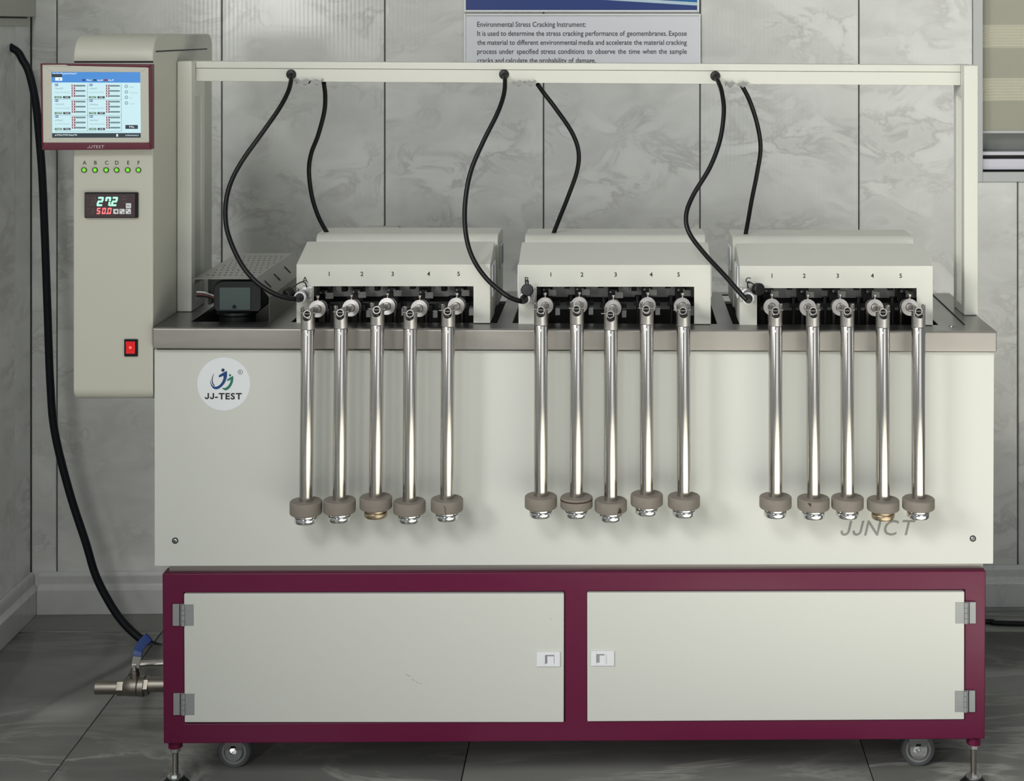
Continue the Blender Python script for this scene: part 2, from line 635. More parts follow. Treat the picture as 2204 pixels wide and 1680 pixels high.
WIN_L = PW(2094, 200)[0]
WIN_B = PW(2150, 391)[1]
TOP = 2.75
UEND = 4.0
w = MB()
w.box(-0.03, WIN_L, 0.012, 0.12, 0, TOP)
w.box(WIN_L, UEND, 0.012, 0.12, 0, WIN_B)
w.box(WIN_L, UEND, 0.012, 0.12, 2.35, TOP)
w.box(WIN_L + 1.5, UEND, 0.012, 0.12, WIN_B, 2.35)
wall_back = struct(wall_build(w, 'wall_back', WGAP))
joints = [65, 122, 477, 828, 1170, 1507, 1849, 2191]
us = [PW(x, 400)[0] for x in joints]
step = (us[-1] - us[1]) / 6
us[0] = 0.0
while us[-1] + step < UEND:
    us.append(us[-1] + step)
G = 0.0018
for i in range(len(us) - 1):
    a, b = us[i] + G, us[i + 1] - G
    segs = [(a, b, 0.0, TOP)]
    if b > WIN_L:
        segs = []
        if a < WIN_L:
            segs.append((a, WIN_L - 0.001, 0.0, TOP))
            segs.append((WIN_L + 0.001, b, 0.0, WIN_B))
        elif a < WIN_L + 1.5:
            segs.append((a, b, 0.0, WIN_B))
    for (p, q, z0, z1) in segs:
        m = MB()
        m.box(p, q, 0.0, 0.012, z0, z1)
        pn = wall_build(m, 'panel', WALL, wall_back, bevel=0.003)

# left wall: ends short of the camera, so the daylight from the far left reaches the machine
w = MB()
YL_END = -1.5
w.box(XL - 0.12, XL - 0.012, YL_END, YW0 + 0.05, 0, TOP)
wall_left = struct(w.build('wall_left', WGAP))
yj = [YW0 - 0.001, YW0 - 0.115, YW0 - 0.115 - step, YW0 - 0.115 - 2 * step, YW0 - 0.115 - 3 * step, YL_END]
for i in range(len(yj) - 1):
    if yj[i + 1] < yj[i] - 0.01:
        m = MB()
        m.box(XL - 0.012, XL, yj[i + 1] + G, yj[i] - G, 0, TOP)
        m.build('panel', WALL_L, wall_left, bevel=0.003)

# baseboards with a stepped moulding
bz = PW(210, 1228)[1]
prof = [(0.0, bz), (-0.006, bz), (-0.012, bz - 0.01), (-0.011, bz - 0.034), (-0.016, bz - 0.040), (-0.024, bz - 0.046), (-0.024, 0.0), (0.0, 0.0)]
m = MB()
m.prism_x(prof, 0.024, UEND)
struct(wall_build(m, 'baseboard_back', BASEB, bevel=0.002))
m = MB()
a = [(XL - y, z) for y, z in prof]
m.prism(a, YL_END, YW0 - 0.005)
struct(m.build('baseboard_left', BASEB, bevel=0.002))

# floor: screed with one tile object per tile
m = MB()
m.box(-3.2, 4.2, -6.9, 1.5, -0.06, -0.006)
floor = struct(m.build('floor', GROUT, origin=(0, 0, 0)))
TX, TY = 0.9075, 0.9075
X0, Y0 = -1.2625, 0.93
me = None
for i in range(-2, 6):
    for j in range(-8, 1):
        if me is None:
            t = MB()
            t.box(0.0012, TX - 0.0012, 0.0012, TY - 0.0012, -0.006, 0.0)
            o = t.build('tile', FLOOR, floor, bevel=0.0012, seg=1)
            me = o.data
        else:
            o = bpy.data.objects.new('tile', me)
            COL.objects.link(o)
            o.parent = floor
            bv = o.modifiers.new('bevel', 'BEVEL')
            bv.width, bv.segments, bv.limit_method = 0.0012, 1, 'ANGLE'
        o.location = (X0 + i * TX, Y0 + j * TY, 0)

m = MB()
m.box(-1.8, 2.4, -0.6, 1.3, TOP, TOP + 0.1)
struct(m.build('ceiling', CEIL))

# window on the right of the back wall
u0, _ = PW(2094, 200)
u1, _ = PW(2114.5, 200)
_, zs1 = PW(2150, 370)
zs0 = WIN_B
m = WB()
m.box(u0, u1, -0.006, 0.012, zs0, 2.35)
m.box(u1, u0 + 1.5, -0.006, 0.012, zs0, zs1)
m.box(u0 + 1.48, u0 + 1.5, -0.006, 0.012, zs1, 2.35)
window = struct(wall_build(m, 'window_1', WFRAME, bevel=0.0015))
m = WB()
m.wbox(2114, 334, 2700, 342, -0.030, -0.07)
m.wbox(2114, 365, 2700, 371, -0.030, -0.07)
wall_build(m, 'frame_gap', DARKGAP, window)
m = WB()
m.wbox(2114, 326, 2700, 333, -0.022, -0.07)
wall_build(m, 'sash_rail', WSASH, window, bevel=0.001)
m = WB()
m.wbox(2114, 342, 2700, 364, -0.018, -0.07)
wall_build(m, 'sash_rail', WSASH, window, bevel=0.001)
m = WB()
m.wbox(2114, -330, 2700, 372, -0.07, -0.078)
wall_build(m, 'pane', GLASS, window)

blind = thing('zebra_blind', WLOC, 'cream and olive banded zebra blind hanging in the window recess', 'blind')
blind.rotation_euler = WROT
bands = [(-330, -232, 0), (-232, -180, 1), (-180, -115, 0), (-115, -65, 1), (-65, -14, 0), (-14, 53, 0), (53, 103, 1), (103, 168, 0),
         (168, 218, 1), (218, 284, 0)]
for y0, y1, k in bands:
    m = WB()
    if k == 0:
        m.wbox(2115, y0, 2700, y1, -0.028, -0.030)
        o = wall_build(m, 'smooth_band', BLIND_A, blind)
    else:
        n = 8
        for i in range(n):
            ya, yb = y0 + (y1 - y0) * i / n, y0 + (y1 - y0) * (i + 1) / n
            ua, za = PW(2115, ya, -0.026)
            ub, zb = PW(2700, yb, -0.026)
            zm = za + (zb - za) * 0.8
            m.prism_x([(0.0275, za), (0.0240, (za + zm) / 2), (0.0275, zm), (0.0290, zm), (0.0290, zb), (0.031, zb), (0.031, za)], ua, ub)
        o = wall_build(m, 'ribbed_band', BLIND_B, blind)
m = WB()
m.wbox(2115, 281, 2700, 286, -0.024, -0.033)
wall_build(m, 'bottom_bar', WFRAME, blind, bevel=0.001)

# signs on the back wall
def sign_frame(mb, px0, py0, px1, py1, off, wpx):
    mb.wbox(px0, py0, px0 + wpx, py1, off, 0.0)
    mb.wbox(px1 - wpx, py0, px1, py1, off, 0.0)
    mb.wbox(px0 + wpx, py0, px1 - wpx, py0 + wpx, off, 0.0)
    mb.wbox(px0 + wpx, py1 - wpx, px1 - wpx, py1, off, 0.0)


sg = thing('wall_sign', WLOC, 'blue wall sign with a pale stripe, cut off by the top edge', 'sign')
sg.rotation_euler = WROT
m = WB(); sign_frame(m, 998, -330, 1505, 26, 0.014, 4.5); wall_build(m, 'frame', SIGNF, sg, bevel=0.0015)
m = WB(); m.wbox(1002, -326, 1501, 22, 0.008, 0.001); wall_build(m, 'board', SIGN_B, sg)
pts = [(1300, -14), (1501, 6), (1501, 12), (1300, -2)]
def wpoly(pts, off):
    return [PW(x, y, off) for x, y in pts]
m = WB(); m.prism(wpoly([(1240, -10), (1501, 5), (1501, 12), (1320, 1), (1240, -4)], 0.0088), -0.0088, -0.0078); wall_build(m, 'pale_stripe', SIGN_W, sg)
m = WB(); m.prism(wpoly([(1120, -326), (1501, -326), (1501, 4), (1250, -10)], 0.0085), -0.0085, -0.0078); wall_build(m, 'cyan_wedge', SIGN_C, sg)

sg = thing('wall_sign', WLOC, 'grey wall sign with printed paragraph about stress cracking, behind the white beam', 'sign')
sg.rotation_euler = WROT
m = WB(); sign_frame(m, 998, 29.5, 1508, 172, 0.014, 4.0); wall_build(m, 'frame', SIGNF, sg, bevel=0.0015)
m = WB(); m.wbox(1002, 33, 1504, 169, 0.008, 0.001); wall_build(m, 'board', SIGN, sg)
lines = [("Environmental Stress Cracking Instrument:", 57.6, False),
         ("It is used to determine the stress cracking performance of geomembranes. Expose", 77.0, True),
         ("the material to different environmental media and accelerate the material cracking", 96.4, True),
         ("process under specified stress conditions to observe the time when the sample", 115.8, True),
         ("cracks and calculate the probability of damage.", 135.2, False)]
ua, _ = PW(1027, 70, 0.009)
ub, _ = PW(1478, 70, 0.009)
W_ = ub - ua
GAP = 0.32
capm = 10.5 * S(1.1)
def words_of(s):
    return [(w_, glyphs(w_)[3] - glyphs(w_)[2]) for w_ in s.split()]
l3 = words_of(lines[2][0])
sxk = W_ / (sum(k for _, k in l3) + GAP * (len(l3) - 1))
for s, py, just in lines:
    ws = words_of(s)
    tot = sum(k for _, k in ws)
    gap = (W_ / sxk - tot) / (len(ws) - 1) if just else GAP
    m = WB()
    x = 0.0
    zb = PW(1027, py, 0.009)[1]
    for w_, k in ws:
        put_text(m, w_, ua + x * sxk, zb, capm, k * sxk, bold=0.007, y=-0.0086)
        x += k + gap
    wall_build(m, 'lettering', SIGN_INK, sg)

# wall socket behind the left cover
so = thing('wall_socket', WLOC, 'pale plastic wall socket box low on the wall behind the left unit', 'socket')
so.rotation_euler = WROT
m = WB(); m.wbox(784, 488, 858, 570, 0.03, 0.0); wall_build(m, 'back_box', SOCKET, so, bevel=0.003)
m = WB(); m.wbox(788, 500, 854, 566, 0.036, 0.028); wall_build(m, 'face_plate', SOCKET, so, bevel=0.002)

# shallow grey box on the left wall
bx = thing('wall_box', (XL, 0.8, 1.66), 'shallow grey metal box on the left wall above the black hose', 'box')
pz = P(30, 35.5, 0.9).z
m = MB(); m.box(XL, XL + 0.014, 0.30, YW0 - 0.004, pz, 2.2); m.build('body', BEIGE, bx, bevel=0.002)
m = MB(); m.box(XL, XL + 0.009, 0.30, YW0 - 0.05, pz - 0.004, pz); m.build('seam', BLACK, bx)
m = MB(); m.box(XL, XL + 0.006, 0.30, YW0 - 0.03, pz - 0.026, pz - 0.004); m.build('lower_rail', BEIGE, bx, bevel=0.001)

# ------------------------------------------------------------------ base cabinet
bc = thing('base_cabinet', (0, 0.2, 0), 'maroon steel base cabinet with two white doors, on castors and levelling feet', 'cabinet')
YB = 0.004
YBR = 0.47
# one welded frame: two stiles, a middle stile and two rails sharing their vertices
m = MB()
bx_ = [0.0, 0.0258, 0.4884, 0.5157, 0.9746, 1.0]
tb_ = [(349, 1234), (2122, 1228)], [(352, 1600), (2120, 1590)]
rows = []
for v in (0.0, 0.113, 0.882, 1.0):
    row = []
    for u in bx_:
        a = (tb_[0][0][0] + (tb_[0][1][0] - tb_[0][0][0]) * u, tb_[0][0][1] + (tb_[0][1][1] - tb_[0][0][1]) * u)
        b = (tb_[1][0][0] + (tb_[1][1][0] - tb_[1][0][0]) * u, tb_[1][0][1] + (tb_[1][1][1] - tb_[1][0][1]) * u)
        row.append(m.bm.verts.new(P(a[0] + (b[0] - a[0]) * v, a[1] + (b[1] - a[1]) * v, YB)))
    rows.append(row)
for r_ in range(3):
    for c_ in range(5):
        if r_ == 1 and c_ in (1, 3):
            continue
        m.bm.faces.new((rows[r_][c_], rows[r_ + 1][c_], rows[r_ + 1][c_ + 1], rows[r_][c_ + 1]))
ex = bmesh.ops.extrude_face_region(m.bm, geom=list(m.bm.faces))
bmesh.ops.translate(m.bm, verts=[e for e in ex['geom'] if isinstance(e, bmesh.types.BMVert)], vec=(0, 0.041, 0))
m.build('frame', MAROON, bc, bevel=0.0025)
xl, xr = P(352, 1300, YB).x, P(2120, 1300, YB).x
zt, zb = P(1000, 1234, YB).z - 0.002, P(1000, 1595, YB).z
m = MB(); m.box(xl, xl + 0.004, 0.045, YBR, zb + 0.004, zt); m.build('side_panel', MAROON, bc)
m = MB(); m.box(xr - 0.004, xr, 0.045, YBR, zb + 0.004, zt); m.build('side_panel', MAROON, bc)
m = MB(); m.box(xl + 0.004, xr - 0.004, YBR - 0.004, YBR, zb + 0.004, zt); m.build('back_panel', MAROON, bc)
m = MB(); m.box(xl + 0.004, xr - 0.004, 0.045, YBR - 0.004, zb + 0.004, zb + 0.008); m.build('bottom_panel', MAROON, bc)
m = MB(); m.box(xl + 0.004, xr - 0.004, 0.045, YBR - 0.004, zt - 0.004, zt); m.build('top_panel', MAROON, bc)
m = MB(); m.box(xl + 0.01, xr - 0.01, 0.030, 0.034, zb + 0.02, zt - 0.01); m.build('rebate', DARKGAP, bc)


def hinge(parent, x0, x1, y0, y1, knuckle, side):
    m = MB()
    m.pbox(x0, y0, x1, y1, YB - 0.0055, YB - 0.0010)
    h = m.build('hinge', HINGE, parent, bevel=0.0006)
    n = 4
    for i in range(n):
        m = MB()
        ya, yb = y0 + (y1 - y0) * i / n + 0.4, y0 + (y1 - y0) * (i + 1) / n - 0.4
        m.cyl(P(knuckle, ya, YB - 0.0062), P(knuckle, yb, YB - 0.0062), 0.0038, 12)
        m.build('knuckle', HINGE, h, smooth=True)
    m = MB()
    m.pbox(knuckle - side * 7 - 1, y0, knuckle - side * 7 + 1, y1, YB - 0.0062, YB - 0.0050)
    m.build('leaf_gap', DARKGAP, h)
    return h


def latch(door, x0, y0, x1, y1, rx0, rx1, left):
    m = MB()
    yf, yb_ = YD - 0.0035, YD
    ry0, ry1 = y0 + (y1 - y0) * 0.2, y1 - (y1 - y0) * 0.2
    for (a, b, c, d) in ((x0, y0, rx0, y1), (rx1, y0, x1, y1), (rx0, y0, rx1, ry0), (rx0, ry1, rx1, y1)):
        m.pbox(a, b, c, d, yf, yb_)
    l = m.build('latch', LATCH, door, bevel=0.0004)
    m = MB(); m.pbox(rx0, ry0, rx1, ry1, YD - 0.0012, YD - 0.0004); m.build('recess', LATCH_D, l)
    m = MB()
    if left:
        m.pbox(rx0 - 1, ry0, rx0 + 3.5, ry1, YD - 0.0060, YD - 0.001)
    else:
        m.pbox(rx1 - 3, ry0, rx1 + 1, ry1, YD - 0.0060, YD - 0.001)
    m.build('finger_catch', LATCH, l, bevel=0.001)
    m = MB()
    m.pbox(rx0 + (rx1 - rx0) * 0.35, ry0 + 3, rx1 - 1, ry1, YD - 0.0024, YD - 0.001)
    m.build('pull_tab', LATCH, l, bevel=0.0006)


YD = -0.001
m = MB(); m.pquad([(395.5, 1277.5), (1214, 1277), (1213.5, 1554), (397, 1554.5)], YD, 0.02)
d1 = m.build('door', DOORP, bc, bevel=0.002)
m = MB(); m.pquad([(1263.5, 1275), (2076, 1273), (2075.5, 1548), (1264, 1552.5)], YD, 0.02)
d2 = m.build('door', DOORP, bc, bevel=0.002)
latch(d1, 1155, 1403, 1205.5, 1434, 1170, 1193, True)
latch(d2, 1272, 1401, 1322, 1432.5, 1283.5, 1304, False)
for (x, y, l, a) in ((873, 1449, 7, 0.6), (878, 1454, 5, -0.2), (886, 1460, 8, 0.5), (896, 1465, 6, 0.9), (903, 1469, 4, 0.2), (1184, 1331, 3, 0)):
    q = [(x, y), (x + l * math.cos(a), y + l * math.sin(a)), (x + l * math.cos(a), y + l * math.sin(a) + 1.3), (x, y + 1.3)]
    m = MB()
    m.pquad(q, YD - 0.0003, YD)
    m.build('scuff', LATCH_D, d1)
hinge(bc, 371.5, 417, 1300, 1346.5, 394, 1)
hinge(bc, 373, 418.5, 1492, 1538.5, 395, 1)
hinge(bc, 2056, 2100.5, 1295.5, 1341.5, 2079, -1)
hinge(bc, 2055, 2099, 1486, 1532, 2078, -1)


def caster(px, py, y):
    c = P(px, py, y)
    R = c.z - 0.0005
    w0, w1 = -0.013, 0.013
    ax = (0, 1, 0)
    o = (c.x, c.y, c.z)
    m = MB()
    m.box(c.x - 0.035, c.x + 0.035, c.y - 0.03, c.y + 0.03, zb + 0.0005, zb + 0.0045)
    ca = m.build('caster', CHROME, bc, bevel=0.0006)
    m = MB()
    m.lathe([(R * 0.74, w0), (R * 0.93, w0), (R, w0 + 0.004), (R, w1 - 0.004), (R * 0.93, w1), (R * 0.74, w1), (R * 0.74, w0)], o, ax, 40, cap=False)
    m.build('tyre', GREY_RUB, ca, smooth=True)
    m = MB()
    m.lathe([(R * 0.40, w0 + 0.001), (R * 0.54, w0 + 0.003), (R * 0.60, w0 - 0.0015), (R * 0.745, w0 - 0.0015), (R * 0.745, w1 + 0.001), (R * 0.40, w1)], o, ax, 36)
    m.build('rim', GREY_RIM, ca, smooth=True)
    # fork cheeks
    for s in (-1, 1):
        m = MB()
        yy = c.y + s * 0.019
        pts = [(c.x - R * 0.62, zb + 0.001)]
        for k in range(13):
            a = math.pi + k * math.pi / 12
            pts.append((c.x + R * 0.50 * math.cos(a) * (1.0), c.z + R * 0.50 * math.sin(a)))
        pts.append((c.x + R * 0.58, zb + 0.001))
        m.prism(pts, yy - 0.0012, yy + 0.0012)
        m.build('fork', CHROME, ca, bevel=0.0005)
    m = MB()
    m.hexnut((c.x - 0.003, c.y - 0.027, c.z), (c.x - 0.003, c.y - 0.020, c.z), 0.0085)
    m.cyl((c.x - 0.003, c.y - 0.030, c.z), (c.x - 0.003, c.y - 0.026, c.z), 0.0055, 14)
    m.build('axle_nut', CHROME, ca)
    m = MB()
    m.prism([(c.x - 0.008, c.z + 0.010), (c.x + 0.006, c.z + 0.012), (c.x + 0.004, c.z + 0.016), (c.x - 0.005, c.z + 0.016)], c.y - 0.0206, c.y - 0.0198)
    m.build('fork_hole', BLACK, ca)


caster(507, 1611.5, 0.143)
caster(1974, 1607, 0.150)


def foot(px, ytop, y):
    c = P(px, 1600, y)
    z1 = P(px, ytop, y).z
    m = MB()
    m.lathe([(0.036, 0.0), (0.037, 0.006), (0.030, 0.016), (0.020, 0.026), (0.019, 0.030), (0.0125, 0.030), (0.0125, 0.024)], (c.x, c.y, 0.0), (0, 0, 1), 28)
    f = m.build('levelling_foot', BLACK_R, bc, smooth=True)
    m = MB()
    m.cyl((c.x, c.y, 0.024), (c.x, c.y, z1), 0.0062, 14)
    for k in range(24):
        z = 0.036 + k * (z1 - 0.040) / 24
        m.lathe([(0.0058, 0), (0.0068, 0.0011), (0.0058, 0.0022)], (c.x, c.y, z), (0, 0, 1), 14, cap=False)
    m.build('stud', NICKEL, f)
    m = MB(); m.ring(0.017, 0.009, (c.x, c.y, 0.030), (0, 0, 1), 0, 0.003, 24); m.hexnut((c.x, c.y, 0.030), (c.x, c.y, 0.038), 0.011); m.build('washer', ZINC, f)
    m = MB(); m.hexnut((c.x, c.y, z1 - 0.015), (c.x, c.y, z1 - 0.005), 0.0115); m.build('nut', ZINC, f, bevel=0.0006)
    m = MB(); m.cyl((c.x, c.y, z1 - 0.005), (c.x, c.y, zb + 0.001), 0.016, 8); m.build('boss', MAROON, f)


foot(377.5, 1601, 0.028)
foot(2095.5, 1594, 0.028)

# ------------------------------------------------------------------ water tank
tk = thing('water_tank', (0, 0.24, 0.48), 'long white steel water tank with stainless worktop, standing on the maroon base', 'tank')
TL, TR, BR_, BL_ = (332, 752), (2140, 757), (2138, 1213), (332.5, 1218)
YTB = 0.47
m = MB(); m.pquad([TL, TR, BR_, BL_], 0.0, 0.003)
front = m.build('front_panel', PANEL, tk, bevel=0.0012)
xl, xr = P(333, 900, 0).x, P(2138, 900, 0).x
ztop, zbot = 0.985, P(1200, 1211, 0.0).z
m = MB(); m.box(xl, xl + 0.003, 0.003, YTB, zbot, ztop); m.build('side_panel', PANEL, tk)
m = MB(); m.box(xr - 0.003, xr, 0.003, YTB, zbot, ztop); m.build('side_panel', PANEL, tk)
m = MB(); m.box(xl + 0.003, xr - 0.003, YTB - 0.003, YTB, zbot, ztop); m.build('back_panel', PANEL, tk)
m = MB(); m.box(xl + 0.003, xr - 0.003, 0.003, YTB - 0.003, zbot, zbot + 0.003); m.build('bottom_panel', PANEL, tk)
m = MB(); m.pquad([(364, 1209), (2116, 1209), (2115, 1222.5), (364.5, 1228.5)], 0.022, 0.44); m.build('plinth', STEEL, tk)
# liner walls seen through the openings
m = MB()
m.box(xl + 0.03, xr - 0.03, 0.020, 0.022, 0.62, ztop)
m.box(xl + 0.03, xr - 0.03, YTB - 0.03, YTB - 0.028, 0.62, ztop)
m.box(xl + 0.03, xl + 0.032, 0.022, YTB - 0.03, 0.62, ztop)
m.box(xr - 0.032, xr - 0.03, 0.022, YTB - 0.03, 0.62, ztop)
m.box(xl + 0.03, xr - 0.03, 0.020, YTB - 0.028, 0.615, 0.62)
m.build('liner', STEEL_DK, tk)

# worktop with cut-outs
YT0 = -0.015
wl, wr = P(328, 706, YT0), P(2146, 714, YT0)


def ztopf(x):
    t = (x - wl.x) / (wr.x - wl.x)
    return wl.z + (wr.z - wl.z) * t


STN = [('A', 638, 1055, 569), ('B', 1116, 1530, 570), ('C', 1592, 2008, 572)]
YC = 0.053                              # front plane of the station covers
holes = []
for n_, a, b, _ in STN:
    x0, x1 = P(a, 690, YC).x, P(b, 690, YC).x
    holes.append((x0 - 0.014, x1 + 0.014, 0.062, 0.45))
hh = (P(417, 697, 0.043).x - 0.012, P(580, 697, 0.043).x - 0.01, 0.062, 0.36)
holes.append(hh)
xs = sorted({wl.x, wr.x} | {h[0] for h in holes} | {h[1] for h in holes})
ys = sorted({YT0, 0.482} | {h[2] for h in holes} | {h[3] for h in holes})
m = MB()
grid = {}
for i, x in enumerate(xs):
    for j, y in enumerate(ys):
        grid[i, j] = m.bm.verts.new((x, y, ztopf(x)))
for i in range(len(xs) - 1):
    for j in range(len(ys) - 1):
        cx_, cy_ = (xs[i] + xs[i + 1]) / 2, (ys[j] + ys[j + 1]) / 2
        if any(h[0] < cx_ < h[1] and h[2] < cy_ < h[3] for h in holes):
            continue
        m.bm.faces.new((grid[i, j], grid[i + 1, j], grid[i + 1, j + 1], grid[i, j + 1]))
r = bmesh.ops.extrude_face_region(m.bm, geom=list(m.bm.faces))
bmesh.ops.translate(m.bm, verts=[e for e in r['geom'] if isinstance(e, bmesh.types.BMVert)], vec=(0, 0, -0.004))
bmesh.ops.delete(m.bm, geom=[v for v in m.bm.verts if not v.link_faces], context='VERTS')
worktop = m.build('worktop', STEEL_DK, tk, bevel=0.0008)
m = MB()
m.pquad([(328, 706), (2146, 714), (2146, 757.5), (328.5, 750.5)], YT0 - 0.0015, -0.0002)
fs = m.build('worktop_skirt', STEEL, tk, bevel=0.0035, seg=3)
m = MB(); m.box(wr.x - 0.002, wr.x + 0.0005, -0.0002, 0.482, ztopf(wr.x) - 0.042, ztopf(wr.x) - 0.0005); m.build('side_skirt', STEEL, tk)
# weld seam and lid knob on the right of the worktop
a, b = P(2008, 636, 0.45), P(2077, 700, 0.06)
m = MB()
pts = [Vector((a.x, 0.46, ztopf(a.x) + 0.0006)), Vector((P(2076, 699, 0.062).x, 0.065, ztopf(b.x) + 0.0006))]
m.tube(pts, 0.0018, 6)
m.build('seam', DARKGAP, tk)
kx = P(2048, 702, 0.045).x
m = MB(); m.dome((kx, 0.045, ztopf(kx)), (0, 0, 1), 0.006, 0.004); m.build('stud', ALU, tk, smooth=True)

# sticker, lettering and screws on the front panel
YS = -0.0006
c = P(481.5, 826, YS)
R = 57 * S(YS)
m = MB(); m.lathe([(R, 0), (R, 0.0006)], (c.x, YS, c.z), (0, 1, 0), 64)
stk = m.build('round_sticker', STICKER, front)


def logo(px_pts, name, mm):
    """outline traced on the 2016 px enlargement of the sticker"""
    m = MB()
    pp = [P(400 + x * 0.0892857, 750 + y * 0.0892857, YS - 0.0003) for x, y in px_pts]
    m.prism([(p.x, p.z) for p in pp], YS - 0.0003, YS)
    return m.build(name, mm, front)


logo([(795, 695), (793, 645), (860, 600), (985, 535), (995, 600), (990, 690), (965, 770), (930, 840), (880, 900), (820, 950), (760, 978),
      (700, 978), (650, 950), (610, 890), (588, 820), (590, 740), (604, 820), (625, 870), (660, 905), (720, 920), (780, 900), (835, 855),
      (880, 790), (905, 720), (908, 655)], 'logo_blue_figure', LOGO_B)
logo([(680, 600), (655, 670), (645, 740), (650, 800), (668, 850), (700, 895), (712, 900), (680, 898), (650, 872), (628, 820), (622, 750), (635, 680), (660, 620)],
     'logo_stroke', LOGO_D)
logo([(990, 775), (1000, 740), (1060, 695), (1140, 655), (1146, 720), (1135, 800), (1110, 870), (1065, 940), (1010, 990), (955, 1008), (905, 985), (862, 940),
      (900, 950), (950, 945), (1000, 915), (1045, 860), (1072, 800), (1078, 748), (1030, 772), (1000, 782)], 'logo_green_figure', LOGO_G)
for (x, y, r_, nm, mm) in ((895, 518, 40, 'logo_blue_head', LOGO_D), (1065, 642, 28, 'logo_green_head', LOGO_G)):
    logo([(x + r_ * math.cos(k * math.pi / 10), y + r_ * math.sin(k * math.pi / 10)) for k in range(20)], nm, mm)
m = MB()
cc = P(400 + 1313 * 0.0892857, 750 + 565 * 0.0892857, YS - 0.0003)
m.ring(0.0052, 0.0043, (cc.x, YS - 0.0003, cc.z), (0, 1, 0), 0, 0.0003, 24)
put_text(m, 'R', cc.x, cc.z - 0.0021, 0.0042, align='centre', bold=0.02, y=YS - 0.0003)
m.build('registered_mark', LOGO_D, front)
text_obj('lettering', 'JJ-TEST', 440.5, 858.8, 12.8, YS - 0.0003, INK, front, width_px=80, bold=0.03)
# model name, slightly rising letters set wide
m = MB()
for ch, x, b_ in (('J', 1807, 1152.5), ('J', 1833, 1152.5), ('N', 1860, 1152), ('C', 1899, 1151.5), ('T', 1936, 1151)):
    p = P(x, b_, -0.0004)
    put_text(m, ch, p.x, p.z, 32 * S(0), None, 0.24, 0.004, -0.0004)
m.build('lettering', INK_G, front)
for x, y in ((377, 1163), (2094, 1158.5)):
    p = P(x, y, -0.0002)
    m = MB(); m.ring(0.0068, 0.0048, (p.x, -0.0006, p.z), (0, 1, 0), 0, 0.0006, 20); sw = m.build('screw', INK, front)
    m = MB(); m.dome((p.x, -0.0003, p.z), (0, -1, 0), 0.0048, 0.0022, 16); m.build('screw_head', ZINC, sw, smooth=True)
    m = MB(); m.box(p.x - 0.0032, p.x + 0.0032, -0.0029, -0.0022, p.z - 0.0006, p.z + 0.0006); m.box(p.x - 0.0006, p.x + 0.0006, -0.0029, -0.0022, p.z - 0.0032, p.z + 0.0032); m.build('cross_slot', INK, sw)

# ------------------------------------------------------------------ control box
cb = thing('control_box', P(243, 862, 0.2), 'tall beige control box fixed to the left end of the tank', 'control box')
x0, x1 = P(157, 500, 0).x, P(330, 500, 0).x
zb_, zt_ = P(200, 862, 0).z, P(200, 74, 0.06).z
YR = 0.49
prof = []
def arc(cy, cz, r, a0, a1, n=8):
    return [(cy + r * math.cos(math.radians(a0 + (a1 - a0) * k / n)), cz + r * math.sin(math.radians(a0 + (a1 - a0) * k / n))) for k in range(n + 1)]
prof += arc(0.055, zt_ - 0.055, 0.055, 180, 90)
prof += arc(YR - 0.03, zt_ - 0.03, 0.03, 90, 0)
prof += arc(YR - 0.02, zb_ + 0.02, 0.02, 0, -90)
prof += arc(0.026, zb_ + 0.026, 0.026, 270, 180)
m = MB(); m.prism_x(prof, x0, x1 - 0.0005)
body = m.build('body', BEIGE, cb, bevel=0.004)
zs = P(200, 133, 0).z
m = MB(); m.box(x0 + 0.003, x1 - 0.0005, -0.0012, 0.001, zs - 0.0018, zs + 0.0018); m.build('seam', BLACK, cb)
a, b = P(336, 110.8, 0.022), P(445, 101.8, 0.44)
m = MB(); m.box(x1 - 0.001, x1 + 0.0004, 0.02, 0.44, a.z - 0.0014, a.z + 0.0014); m.build('seam', BLACK, cb)
for ch, xt, xlmp in (('A', 182, 181.5), ('B', 205.5, 205), ('C', 229.5, 229), ('D', 251.5, 251.5), ('E', 276, 275.5), ('F', 298.5, 298.5)):
    text_obj('lettering', ch, xt, 354, 8, -0.0006, INK, cb, align='centre', bold=0.005)
    p = P(xlmp, 365.5, 0)
    m = MB(); m.ring(0.0058, 0.0042, (p.x, 0.0, p.z), (0, -1, 0), -0.001, 0.003, 20); lm = m.build('indicator_lamp', mat('lamp_bezel', rgb(52, 66, 40), 0.3) if 'lamp_bezel' not in bpy.data.materials else bpy.data.materials['lamp_bezel'], cb)
    m = MB(); m.dome((p.x, 0.0, p.z), (0, -1, 0), 0.0043, 0.005, 16); m.build('lens', LED, lm, smooth=True)
m = MB(); m.pbox(267, 730, 296, 767, -0.004, 0.0002); sw = m.build('rocker_switch', BLACK, cb, bevel=0.0012)
m = MB()
a, b = P(270.5, 735, -0.006), P(290, 761, -0.006)
m.prism_x([(-0.0075, a.z), (-0.0045, (a.z + b.z) / 2), (-0.0060, b.z), (-0.003, b.z), (-0.003, a.z)], a.x, b.x)
m.build('rocker', SWITCH_R, sw, bevel=0.0006)
m = MB(); p = P(280, 748, -0.0062)
m.lathe([(0.0030, 0), (0.0022, 0.0008)], (p.x, -0.0050, p.z), (0, -1, 0), 12); m.build('lamp_glow', SWITCH_H, sw)

